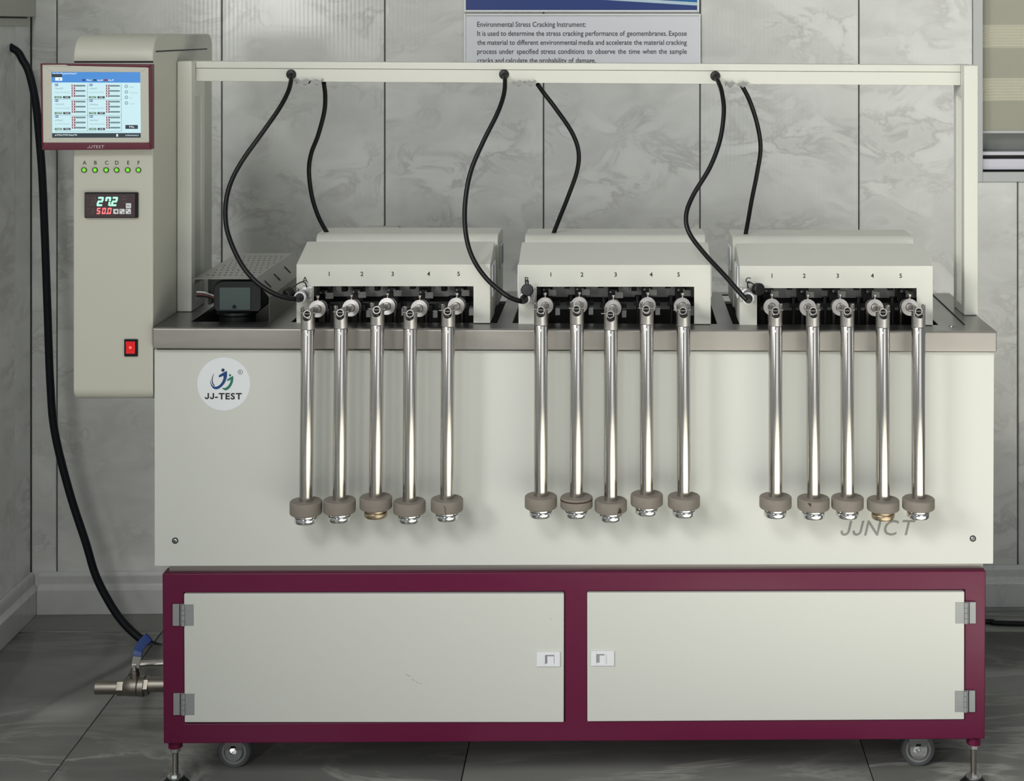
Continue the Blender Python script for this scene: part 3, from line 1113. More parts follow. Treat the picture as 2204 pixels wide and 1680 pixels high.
# temperature controller
tc = thing('temperature_controller', P(239, 469, 0), 'dark digital temperature controller showing green 27.2 over red 50.0', 'controller')
YM = -0.008
m = MB(); m.pbox(181.5, 414, 296, 469, YM, 0.0002); m.build('case', BLACK, tc, bevel=0.0015)
m = MB(); m.pbox(183, 417, 290.5, 467.5, YM - 0.0012, YM); m.build('face', METER, tc, bevel=0.0006)
YF = YM - 0.0016
SEGS = {'0': 'abcdef', '2': 'abged', '5': 'afgcd', '7': 'abcf', '8': 'abcdefg'}
def seven(mb, ch, x, y, w_, h_, t, slant=0.16, y3=YF):
    """7-segment digit, x left and y top in photograph pixels"""
    def q(x0, y0, x1, y1):
        pts = [(x0, y0), (x1, y0), (x1, y1), (x0, y1)]
        mb.pquad([(x + X + (h_ - Y) * slant, y + Y) for X, Y in pts], y3, y3 + 0.0004)
    hm = h_ / 2
    for s_ in SEGS[ch]:
        if s_ == 'a': q(t * .3, 0, w_ - t * .3, t)
        if s_ == 'd': q(t * .3, h_ - t, w_ - t * .3, h_)
        if s_ == 'g': q(t * .3, hm - t / 2, w_ - t * .3, hm + t / 2)
        if s_ == 'f': q(0, t * .3, t, hm - t * .2)
        if s_ == 'b': q(w_ - t, t * .3, w_, hm - t * .2)
        if s_ == 'e': q(0, hm + t * .2, t, h_ - t * .3)
        if s_ == 'c': q(w_ - t, hm + t * .2, w_, h_ - t * .3)
m = MB(); seven(m, '8', 196, 425, 8.5, 16, 1.1); seven(m, '8', 196.5, 449, 5.5, 10.5, 1.0); m.build('unlit_digits', SEG_OFF, tc)
m = MB(); seven(m, '2', 207.5, 423.5, 13, 20, 4.0); seven(m, '7', 224.5, 423.5, 12, 20, 4.0); seven(m, '2', 238.5, 423.5, 12.5, 20, 4.0)
m.pbox(235.5, 440.5, 239.0, 443.5, YF, YF + 0.0004); m.build('green_digits', SEG_G, tc)
m = MB(); seven(m, '5', 207, 447, 8, 13.5, 2.6); seven(m, '0', 218.5, 447, 8, 13.5, 2.6); seven(m, '0', 230, 447, 8.5, 13.5, 2.6)
m.pbox(228, 458.5, 230, 460.5, YF, YF + 0.0004); m.build('red_digits', SEG_R, tc)
for i, (x, y) in enumerate(((270.7, 437.2), (243.5, 449.5), (256.8, 449.5), (270.3, 449.5))):
    m = MB(); m.pbox(x, y, x + 11.2, y + 10.8, YM - 0.0026, YM - 0.0010); bt = m.build('button', LATCH, tc, bevel=0.0005)
    m = MB()
    if i == 1:
        pp = [P(x + 8.4, y + 2.4, YM - 0.0029), P(x + 2.6, y + 5.4, YM - 0.0029), P(x + 8.4, y + 8.4, YM - 0.0029)]
        m.prism([(p.x, p.z) for p in pp], YM - 0.0029, YM - 0.0026)
    elif i == 0:
        p = P(x + 5.6, y + 7.4, YM - 0.0029)
        put_text(m, 'PA', p.x, p.z, 4 * S(0), align='centre', y=YM - 0.0029)
    else:
        m.pbox(x + 2, y + 2, x + 4.4, y + 4.2, YM - 0.0029, YM - 0.0026)
        m.pbox(x + 6.5, y + 6.3, x + 9, y + 8.8, YM - 0.0029, YM - 0.0026)
    m.build('button_mark', INK, bt)
m = MB()
for (x, y, l) in ((187, 426, 5.5), (187, 448.5, 5), (263, 422, 9), (261, 428.3, 11), (267, 434.3, 5)):
    m.pbox(x, y, x + l, y + 1.2, YF + 0.0001, YF + 0.0004)
m.build('small_print', SEG_OFF, tc)

# touch screen
ts = thing('touch_screen', P(210, 322, -0.02), 'maroon framed touch screen showing a lit data table, on the control box', 'touch screen')
YSF = -0.024
m = MB()
o4 = [(86.5, 136.5), (326, 138.5), (326, 321.5), (89.5, 323)]
i4 = [(90.8, 140), (319.8, 145), (321, 306.8), (92.6, 307)]
def frame_quads(mb, o, i, y0, y1):
    for k in range(4):
        j = (k + 1) % 4
        mb.pquad([o[k], o[j], i[j], i[k]], y0, y1)
frame_quads(m, o4, i4, YSF, -0.002)
m.build('frame', MAROON_D, ts, bevel=0.0015)
s4 = [(110.8, 154.8), (301.8, 155.4), (303, 296.2), (112, 296.4)]
m = MB()
frame_quads(m, i4, s4, YSF + 0.0015, -0.004)
m.build('bezel', BEIGE, ts, bevel=0.0006)
m = MB(); m.pquad([(91, 139.5), (141, 139.5), (152, 143.5), (91, 140.5)], YSF - 0.0001, YSF + 0.001); m.build('frame_step', BEIGE, ts)
m = MB(); m.pquad(s4, YSF + 0.003, YSF + 0.004); scr = m.build('screen', SCR_BG, ts)
YU = YSF + 0.0027


def uv(u, v):
    """screen fraction to photograph pixel"""
    a = (s4[0][0] + (s4[1][0] - s4[0][0]) * u, s4[0][1] + (s4[1][1] - s4[0][1]) * u)
    b = (s4[3][0] + (s4[2][0] - s4[3][0]) * u, s4[3][1] + (s4[2][1] - s4[3][1]) * u)
    return (a[0] + (b[0] - a[0]) * v, a[1] + (b[1] - a[1]) * v)


def zpx(x, y):
    """pixel of the enlarged screen crop (1985 px wide) to screen fraction"""
    px, py = 80 + x * 0.131, 120 + y * 0.131
    return ((px - 111.4) / 190.8, (py - 155.1) / 141.1)


def ui(mb, x0, y0, x1, y1, lift=0):
    a, b = zpx(x0, y0), zpx(x1, y1)
    a = (max(0.0, a[0]), max(0.0, a[1])); b = (min(1.0, b[0]), min(1.0, b[1]))
    y = YU - 0.0002 * lift
    mb.pquad([uv(a[0], a[1]), uv(b[0], a[1]), uv(b[0], b[1]), uv(a[0], b[1])], y, y + 0.0001)


m = MB(); ui(m, 236, 266, 1700, 440); m.build('header_bar', SCR_BLUE, scr)
m = MB(); ui(m, 236, 1268, 1706, 1348); m.build('footer_bar', SCR_DARK, scr)
LN, GR, RD, DK, WH, GN, NV = (MB() for _ in range(7))
def glyph_row(mb, x0, x1, yc, h, w_, gap, rnd, lift=1):
    x = x0
    while x < x1:
        ww = w_ * rnd.uniform(0.6, 1.1)
        k = rnd.random()
        if k < 0.35:
            ui(mb, x, yc - h / 2, x + ww * .35, yc + h / 2, lift)
            ui(mb, x, yc - h * .1, x + ww, yc + h * .12, lift)
        elif k < 0.7:
            ui(mb, x, yc - h / 2, x + ww, yc - h * .22, lift)
            ui(mb, x + ww * .35, yc - h / 2, x + ww * .65, yc + h / 2, lift)
        else:
            ui(mb, x, yc + h * .2, x + ww, yc + h / 2, lift)
            ui(mb, x, yc - h / 2, x + ww * .3, yc + h / 2, lift)
        x += ww + gap
rnd = random.Random(3)
for r_ in range(3):
    y0 = 464 + r_ * 260
    ui(LN, 285, y0 + 252, 1385, y0 + 256, 1)
    for c_ in range(2):
        x0 = 285 + c_ * 565
        ui(NV, x0 + 6, y0 - 4, x0 + 62, y0 + 32, 1)
        ui(WH, x0 + 14, y0 + 2, x0 + 26, y0 + 26, 2)
        ui(WH, x0 + 36, y0 + 6, x0 + 54, y0 + 20, 2)
        glyph_row(GR, x0 + 12, x0 + 140, y0 + 75, 22, 17, 5, rnd)
        glyph_row(GR, x0 + 12, x0 + 250, y0 + 138, 20, 14, 12, rnd)
        ui(GN, x0 - 2, y0 + 200, x0 + 120, y0 + 236, 1)
        ui(DK, x0 + 140, y0 + 200, x0 + 260, y0 + 236, 1)
        glyph_row(WH, x0 + 34, x0 + 90, y0 + 218, 14, 12, 4, rnd, 2)
        glyph_row(WH, x0 + 172, x0 + 232, y0 + 218, 18, 14, 4, rnd, 2)
        for k in range(5):
            yy = y0 + 28 + k * 42
            big = k % 2 == 0
            ui(RD, x0 + 282, yy - 16, x0 + 340, yy + 16, 1)
            ui(WH, x0 + 300, yy - 11, x0 + 318, yy + 11, 2)
            if big:
                ui(GR, x0 + 345, yy - 14, x0 + 508, yy + 14, 1)
                glyph_row(LN, x0 + 350, x0 + 500, yy, 18, 12, 5, rnd, 2)
            else:
                glyph_row(GR, x0 + 365, x0 + 480, yy, 8, 12, 22, rnd)
for x in (826, 1380):
    ui(LN, x - 2, 464, x + 3, 1240, 1)
ui(DK, 1445, 1136, 1650, 1200, 1); glyph_row(WH, 1505, 1590, 1168, 28, 24, 5, rnd, 2)
for i, y in enumerate((500, 592, 680, 775)):
    a = zpx(1466, y)
    cpx = uv(*a)
    p = P(cpx[0], cpx[1], YU)
    LN.ring(0.0034, 0.0022, (p.x, YU - 0.0003, p.z), (0, 1, 0), 0, 0.0001, 16)
    glyph_row(GR, 1520, (1590, 1650, 1555, 1610)[i], y + 14, 12, 16, 5, rnd)
glyph_row(WH, 262, 640, 294, 26, 24, 7, rnd, 1)
ui(DK, 232, 300, 412, 352, 3); ui(WH, 300, 356, 415, 410, 2); ui(DK, 360, 376, 374, 396, 3)
ui(NV, 742, 384, 796, 414, 1); glyph_row(WH, 812, 880, 400, 26, 28, 6, rnd, 1)
ui(DK, 925, 384, 978, 414, 1); glyph_row(WH, 996, 1062, 400, 26, 28, 6, rnd, 1)
ui(RD, 1100, 384, 1160, 414, 1); glyph_row(WH, 1174, 1244, 400, 26, 28, 6, rnd, 1)
glyph_row(WH, 290, 650, 1300, 24, 22, 5, rnd, 1)
ui(WH, 1296, 1284, 1322, 1326, 1); glyph_row(WH, 1448, 1655, 1306, 18, 20, 4, rnd, 1)
for mb, mm, nm in ((LN, SCR_LINE, 'table_lines'), (GR, SCR_GREY, 'table_text'), (RD, SCR_RED, 'channel_labels'), (DK, SCR_DARK, 'dark_buttons'),
                   (WH, SCR_WHT, 'white_text'), (GN, SCR_GRN, 'green_buttons'), (NV, SCR_NAVY, 'navy_tabs')):
    mb.build(nm, mm, scr)['kind'] = 'stuff'
text_obj('lettering', 'JJTEST', 188, 319, 6.4, YSF - 0.0006, SILVERINK, ts, width_px=36, bold=0.0, shear=0.1)

# ------------------------------------------------------------------ overhead frame
og = thing('overhead_frame', P(1240, 675, 0.2), 'white overhead cable frame, a long beam on two posts over the tank', 'frame')
YP0, YP1 = 0.178, 0.208
YQ0, YQ1 = 0.262, 0.292
def post(px0, px1, ptop, pbot, inner):
    a, b = P(px0, ptop, YP0), P(px1, pbot, YP0)
    zf = ztopf((a.x + b.x) / 2) + 0.0003
    m = MB(); m.box(a.x, b.x, YP0, YP1, zf, a.z); m.build('post', PAINT, og, bevel=0.003, seg=3)
    m = MB(); m.box(a.x, b.x, YQ0, YQ1, zf, a.z); m.build('rear_post', PAINT, og, bevel=0.003)
    zc = P(px0, 207, YP1).z
    m = MB(); m.box(a.x, b.x, YP1, YQ0, zc, a.z - 0.0005); m.build('side_tie', PAINT, og, bevel=0.001)
    m = MB(); m.box(a.x + 0.001, b.x - 0.001, YP1, YQ0, zf, zf + 0.02); m.build('foot_tie', PAINT, og, bevel=0.001)
    return a, b
a1, b1 = post(380.5, 412.5, 131, 670, 1)
a2, b2 = post(2075, 2106, 140, 679, -1)
YG = 0.212
m = MB(); m.hexa([(b1.x + 0.0003, P(421, 147, YG).z), (a2.x - 0.0003, P(2070, 155.5, YG).z), (a2.x - 0.0003, P(2070, 183.5, YG).z), (b1.x + 0.0003, P(421, 174.5, YG).z)], YG, YQ0 - 0.002)
beam = m.build('beam', PAINT, og, bevel=0.0012)
m = MB(); m.hexa([(b1.x + 0.0003, P(421, 131.5, YG).z), (a2.x - 0.0003, P(2070, 139.8, YG).z), (a2.x - 0.0003, P(2070, 154.8, YG).z), (b1.x + 0.0003, P(421, 146.3, YG).z)], YG - 0.001, YQ0 - 0.001)
m.build('beam_lid', PAINT, og, bevel=0.0012)
def zbeam(px):
    return P(px, 174.5 + (px - 421) * 9.0 / 1649, YG).z
GROM = [(627, 160), (1085, 160), (1539.5, 163.5)]
for x, y in GROM:
    p = P(x, y, YG)
    m = MB(); m.lathe([(0.0105, -0.001), (0.0115, 0.002), (0.0095, 0.006), (0.0060, 0.0075)], (p.x, YG, p.z), (0, -1, 0), 24)
    m.build('grommet', BLACK_R, beam, smooth=True)
for gx, items in ((627, ((637, 668), (664, 692))), (1085, ((1103, 1126), (1131, 1149))), (1539, ((1560, 1578), (1587, 1606)))):
    for (xa, xb) in items:
        z = zbeam((xa + xb) / 2)
        pa, pb = P(xa, 175, YG).x, P(xb, 175, YG).x
        m = MB()
        n = 6
        top = []
        bot = []
        for k in range(n + 1):
            t = k / n
            x = pa + (pb - pa) * t
            dz = 0.0022 * math.sin(t * 9 + xa) + (0.004 if k < n else 0.006)
            top.append((x + 0.004, z + dz)); bot.append((x, z - 0.0045 + 0.0015 * math.sin(t * 7)))
        m.prism(top + bot[::-1], YG - 0.0075, YG - 0.001)
        cl = m.build('clip', CLIPM, beam)
        m = MB(); cxm = pa + (pb - pa) * 0.62
        m.ring(0.0042, 0.0026, (cxm, YG + 0.004, z - 0.004), (0, 1, 0), -0.006, 0.0, 14); m.build('clip_eye', CLIPM, cl)

# ------------------------------------------------------------------ test stations A, B, C
DARKPART = mat('black_clamp', rgb(20, 20, 22), 0.4)
INNER = mat('inner_plate', rgb(222, 224, 218), 0.5)
WORD = {'A': 'left', 'B': 'middle', 'C': 'right'}
LEV = {
    'A': [dict(xt=662.5, xb=658.5, ring=(661, 675.6), disc=(684, 664), cb=707, w=(1078, 1111, 1130), nl=708.5),
          dict(xt=733.8, xb=730.7, ring=(732, 673), disc=(756, 662), cb=704.5, w=(1075, 1107, 1127), nl=779),
          dict(xt=812, xb=808.8, ring=(810.6, 667), disc=(833.6, 658.5), cb=697.5, w=(1068.6, 1099, 1119.7), nl=845),
          dict(xt=883, xb=881.3, ring=(882.4, 674.6), disc=(903, 663), cb=705, w=(1078, 1108.6, 1129), nl=922.5),
          dict(xt=964.5, xb=962, ring=(963.3, 670), disc=(982.6, 658), cb=700.6, w=(1073, 1104, 1124), nl=987)],
    'B': [dict(xt=1164.4, xb=1164, ring=(1164.3, 667.3), disc=(1173, 657.5), cb=697.8, w=(1066.7, 1097.6, 1120), nl=1185.6),
          dict(xt=1241.6, xb=1240.7, ring=(1240.7, 665), disc=(1246.6, 656.4), cb=695.6, w=(1068.5, 1097.6, 1119), nl=1252.7),
          dict(xt=1314.7, xb=1314.7, ring=(1313.7, 676.7), disc=(1319.6, 662.5), cb=707.6, w=(1075.8, 1105, 1128), nl=1325),
          dict(xt=1391.8, xb=1392, ring=(1390.8, 665), disc=(1393.8, 656.9), cb=695.6, w=(1063, 1092, 1116), nl=1401.5),
          dict(xt=1471, xb=1472, ring=(1469.9, 668.8), disc=(1468.3, 658), cb=700, w=(1066.7, 1096, 1120), nl=1460.5)],
    'C': [dict(xt=1669, xb=1669, ring=(1669.4, 669), disc=(1661, 660), cb=699.4, w=(1068, 1097.5, 1120), nl=1661.5),
          dict(xt=1749.7, xb=1750.7, ring=(1750.4, 669), disc=(1738.3, 661.4), cb=700, w=(1071, 1100, 1121), nl=1731),
          dict(xt=1823.4, xb=1824, ring=(1824, 669), disc=(1807.8, 660.6), cb=700, w=(1069.5, 1099, 1120), nl=1803),
          dict(xt=1900, xb=1900.7, ring=(1900.9, 671.8), disc=(1882.6, 661.4), cb=702.8, w=(1074.6, 1102.6, 1123.7), nl=1877.6),
          dict(xt=1976.7, xb=1976.7, ring=(1977.4, 669.9), disc=(1957.2, 660.6), cb=702, w=(1072, 1100, 1122), nl=1938.6)],
}
OPEN = {'A': (675, 1019, 616), 'B': (1155, 1494, 617), 'C': (1629.5, 1973, 620)}
NUMY = {'A': 593.5, 'B': 595, 'C': 597.5}
YI = 0.172          # rear edge of the sloping roof
YRB, YRE = 0.272, 0.430
for sn, pxl, pxr, pyt in STN:
    st = thing('test_station', P((pxl + pxr) / 2, 690, 0.2), 'white test station cover marked %s, the %s one of three on the worktop' % (sn, WORD[sn]), 'test station',
               'specimen station covers')
    a, b = P(pxl, pyt, YC), P(pxr, pyt, YC)
    zf = a.z
    z0 = ztopf((a.x + b.x) / 2) + 0.0004
    zi = P(1000, {'A': 519.5, 'B': 521, 'C': 523.6}[sn], YI).z
    ox0, ox1, oy = OPEN[sn]
    p0, p1 = P(ox0, oy, YC), P(ox1, oy, YC)
    T = 0.002
    m = MB()
    # front plate with the opening
    m.prism([(a.x, z0), (a.x, zf), (b.x, zf), (b.x, z0), (p1.x, z0), (p1.x, p1.z), (p0.x, p0.z), (p0.x, z0)], YC, YC + T)
    # sloping roof and side plates
    for (q0, q1) in ((a.x, b.x),):
        m.prism_x([(YC, zf), (YI, zi), (YI, zi - T), (YC + 0.0002, zf - T)], q0, q1)
    sidep = [(YC + T, z0), (YC + T, zf - 0.001), (YI, zi - 0.001), (YI, z0)]
    m.prism_x(sidep, a.x, a.x + T)
    m.prism_x(sidep, b.x - T, b.x)
    hs = m.build('housing', PAINT, st, bevel=0.0008)
    # rear cover with rounded top
    zr = P(1000, {'A': 502.5, 'B': 504.5, 'C': 507}[sn], YRB + 0.02).z
    pr = arc(YRB + 0.022, zr - 0.022, 0.022, 180, 90, 6) + arc(YRE - 0.03, zr - 0.03, 0.03, 90, 0, 4) + [(YRE, z0), (YRB, z0)]
    m = MB(); m.prism_x(pr, a.x, b.x)
    rc = m.build('rear_cover', PAINT, st, bevel=0.002)
    # link plates between the two boxes
    for xx in (a.x + 0.004, b.x - 0.006):
        m = MB(); m.box(xx, xx + T, YI, YRB, z0, zi - 0.02); m.build('link_plate', PAINT, st)
    # lift handles: pressed cups on both ends of the housing and rear cover
    for xx, s in ((a.x, -1), (b.x, 1)):
        for (ya, yb, za, zc_, par) in ((YC + 0.028, YI - 0.018, zf - 0.075, zf - 0.005, hs), (YRB + 0.04, YRE - 0.04, zr - 0.085, zr - 0.03, rc)):
            m = MB()
            e = 0.0035
            xo0, xo1 = sorted((xx + s * 0.0002, xx + s * 0.0042))
            m.box(xo0, xo1, ya, yb, za, za + e); m.box(xo0, xo1, ya, yb, zc_ - e, zc_)
            m.box(xo0, xo1, ya, ya + e, za + e, zc_ - e); m.box(xo0, xo1, yb - e, yb, za + e, zc_ - e)
            g_ = m.build('handle', LATCH, par, bevel=0.001)
            m = MB(); xo0, xo1 = sorted((xx + s * 0.0002, xx + s * 0.0010)); m.box(xo0, xo1, ya + e, yb - e, za + e, zc_ - e); m.build('handle_recess', LATCH_D, g_)
    # numbers and station letter
    for k, lv in enumerate(LEV[sn]):
        text_obj('lettering', str(k + 1), lv['nl'], NUMY[sn] , 8.8, YC - 0.0004, INK, hs, align='centre', bold=0.018)
    lx, ly = {'A': (656.6, 608), 'B': (1134, 608.5), 'C': (1610.3, 609.5)}[sn]
    text_obj('lettering', sn, lx, ly, 12.5, YC - 0.0004, INK, hs, align='centre', bold=0.006)
    # inside: rear plate, bars, hanging plates, clamps
    m = MB(); m.box(a.x + 0.01, b.x - 0.01, YI - 0.012, YI - 0.010, zf - 0.088, zi - 0.006); m.build('inner_plate', INNER, st)
    m = MB(); m.box(a.x + 0.01, b.x - 0.01, YI + 0.02, YI + 0.028, zf - 0.105, zf - 0.078); m.build('cross_bar', DARKPART, st)
    m = MB(); m.box(a.x + 0.01, b.x - 0.01, YI + 0.03, YI + 0.034, z0 + 0.006, z0 + 0.024); m.build('cross_bar', INNER, st)
    for k, lv in enumerate(LEV[sn]):
        dx, dy = lv['disc']
        c = P(dx, dy, 0.04)
        # clamp arm, guide post and hanging bracket of this channel
        m = MB()
        m.box(c.x - 0.012, c.x + 0.012, 0.125, 0.158, c.z - 0.002, zf + 0.004)
        m.box(c.x - 0.009, c.x + 0.009, 0.108, 0.126, c.z + 0.018, c.z + 0.030)
        cl = m.build('clamp', DARKPART, st, bevel=0.0015)
        m = MB()
        p = P(dx, dy - 15, 0.104)
        m.cyl((c.x - 0.006, 0.107, c.z + 0.024), (c.x - 0.006, 0.103, c.z + 0.024), 0.0028, 10); m.cyl((c.x + 0.006, 0.107, c.z + 0.024), (c.x + 0.006, 0.103, c.z + 0.024), 0.0028, 10)
        m.box(c.x + 0.004, c.x + 0.022, 0.1055, 0.108, c.z + 0.010, c.z + 0.024)
        m.build('clamp_plate', CLIPM, cl, bevel=0.0006)
        m = MB(); m.cyl((c.x + 0.001, 0.150, z0 - 0.035), (c.x + 0.001, 0.150, c.z - 0.002), 0.0062, 14); m.build('guide_post', POLISH, st, smooth=True)
        m = MB(); m.cyl((c.x - 0.020, 0.135, z0 - 0.035), (c.x - 0.020, 0.135, c.z + 0.004), 0.0040, 12); m.cyl((c.x - 0.020, 0.135, c.z - 0.012), (c.x - 0.020, 0.135, c.z + 0.006), 0.0075, 12); m.build('tie_rod', DARKPART, st, smooth=True)
        m = MB(); m.box(c.x + 0.020, c.x + 0.034, 0.150, 0.152, c.z + 0.022, zf + 0.001); m.build('hanging_plate', INNER, st, bevel=0.0006)
        m = MB(); m.box(c.x + 0.040, c.x + 0.052, 0.105, 0.122, c.z + 0.026, zf); m.cyl((c.x + 0.046, 0.105, c.z + 0.034), (c.x + 0.046, 0.099, c.z + 0.034), 0.0045, 12); m.build('limit_switch', BLACK, st, bevel=0.001)
        m = MB(); m.box(c.x - 0.030, c.x + 0.030, 0.128, 0.134, c.z - 0.016, c.z - 0.006); m.box(c.x + 0.012, c.x + 0.020, 0.110, 0.128, c.z - 0.020, c.z - 0.006); m.build('link_bar', DARKPART, st, bevel=0.0008)
        m = MB(); m.box(c.x + 0.019, c.x + 0.029, 0.124, 0.1255, c.z - 0.036, c.z - 0.020); m.build('tag_plate', ZINC, st)
    # plug connector
    fx, fy = {'A': (657, 632.5), 'B': (1136, 634), 'C': (1608, 633)}[sn]
    p = P(fx, fy, YC)
    h = 0.0165
    m = MB(); m.box(p.x - h, p.x + h, YC - 0.003, YC, p.z - h, p.z + h); fl = m.build('socket_flange', ALU, st, bevel=0.001)
    for sx in (-1, 1):
        for sz in (-1, 1):
            m = MB(); m.dome((p.x + sx * 0.0125, YC - 0.003, p.z + sz * 0.0125), (0, -1, 0), 0.0026, 0.0016, 10); m.build('screw', CHROME, fl, smooth=True)
    m = MB(); m.lathe([(0.0135, 0), (0.0135, 0.006), (0.0118, 0.007), (0.0118, 0.018)], (p.x, YC - 0.003, p.z), (0, -1, 0), 24); m.build('socket_barrel', ALU, fl, smooth=True)
    tip = {'A': P(640, 643, -0.012), 'B': P(1124, 647, -0.008), 'C': P(1611, 646, -0.008)}[sn]
    st_ = Vector((p.x, YC - 0.018, p.z))
    ax = tip - st_
    m = MB(); m.lathe([(0.0100, 0), (0.0100, ax.length * 0.45), (0.0082, ax.length * 0.55), (0.0082, ax.length * 0.9), (0.0060, ax.length)], st_, ax, 20); pg = m.build('plug', DARKPART, st, smooth=True)
    m = MB(); m.ring(0.0128, 0.0095, st_, ax, ax.length * 0.42, ax.length * 0.62, 24); m.build('lock_ring', LATCH, pg, smooth=True)
    m = MB(); m.lathe([(0.0066, 0), (0.0058, 0.006)], st_ + ax * 0.97, ax, 16); m.build('strain_relief', DARKPART, pg, smooth=True)
    # dust cap on its tether
    cx_, cy_, ydc = {'A': (622, 632, 0.03), 'B': (1135, 624, 0.012), 'C': (1632, 622, 0.030)}[sn]
    cp = P(cx_, cy_, ydc)
    axc = {'A': Vector((-0.5, -0.5, -0.3)), 'B': Vector((0, -1, 0.25)), 'C': Vector((0.45, -0.8, 0.1))}[sn]
    m = MB(); m.lathe([(0.0125, -0.008), (0.0135, -0.006), (0.0135, 0.006), (0.0118, 0.008), (0.004, 0.0085)], cp, axc, 12); dc = m.build('dust_cap', BLACK_R, st, smooth=True)
    tp = {'A': [(626, 622), (640, 611), (652, 606), (658, 610), (660, 618)], 'B': [(1133, 614), (1131, 608), (1134, 603), (1137, 609), (1136, 617)],
          'C': [(1624, 613), (1616, 608), (1610, 606), (1609, 612), (1610, 620)]}[sn]
    m = MB(); m.tube(spline([P(x, y, ydc + (0.046 - ydc) * i / 4) for i, (x, y) in enumerate(tp)], 5), 0.0014, 8); m.build('tether', BLACK_R, dc, smooth=True)

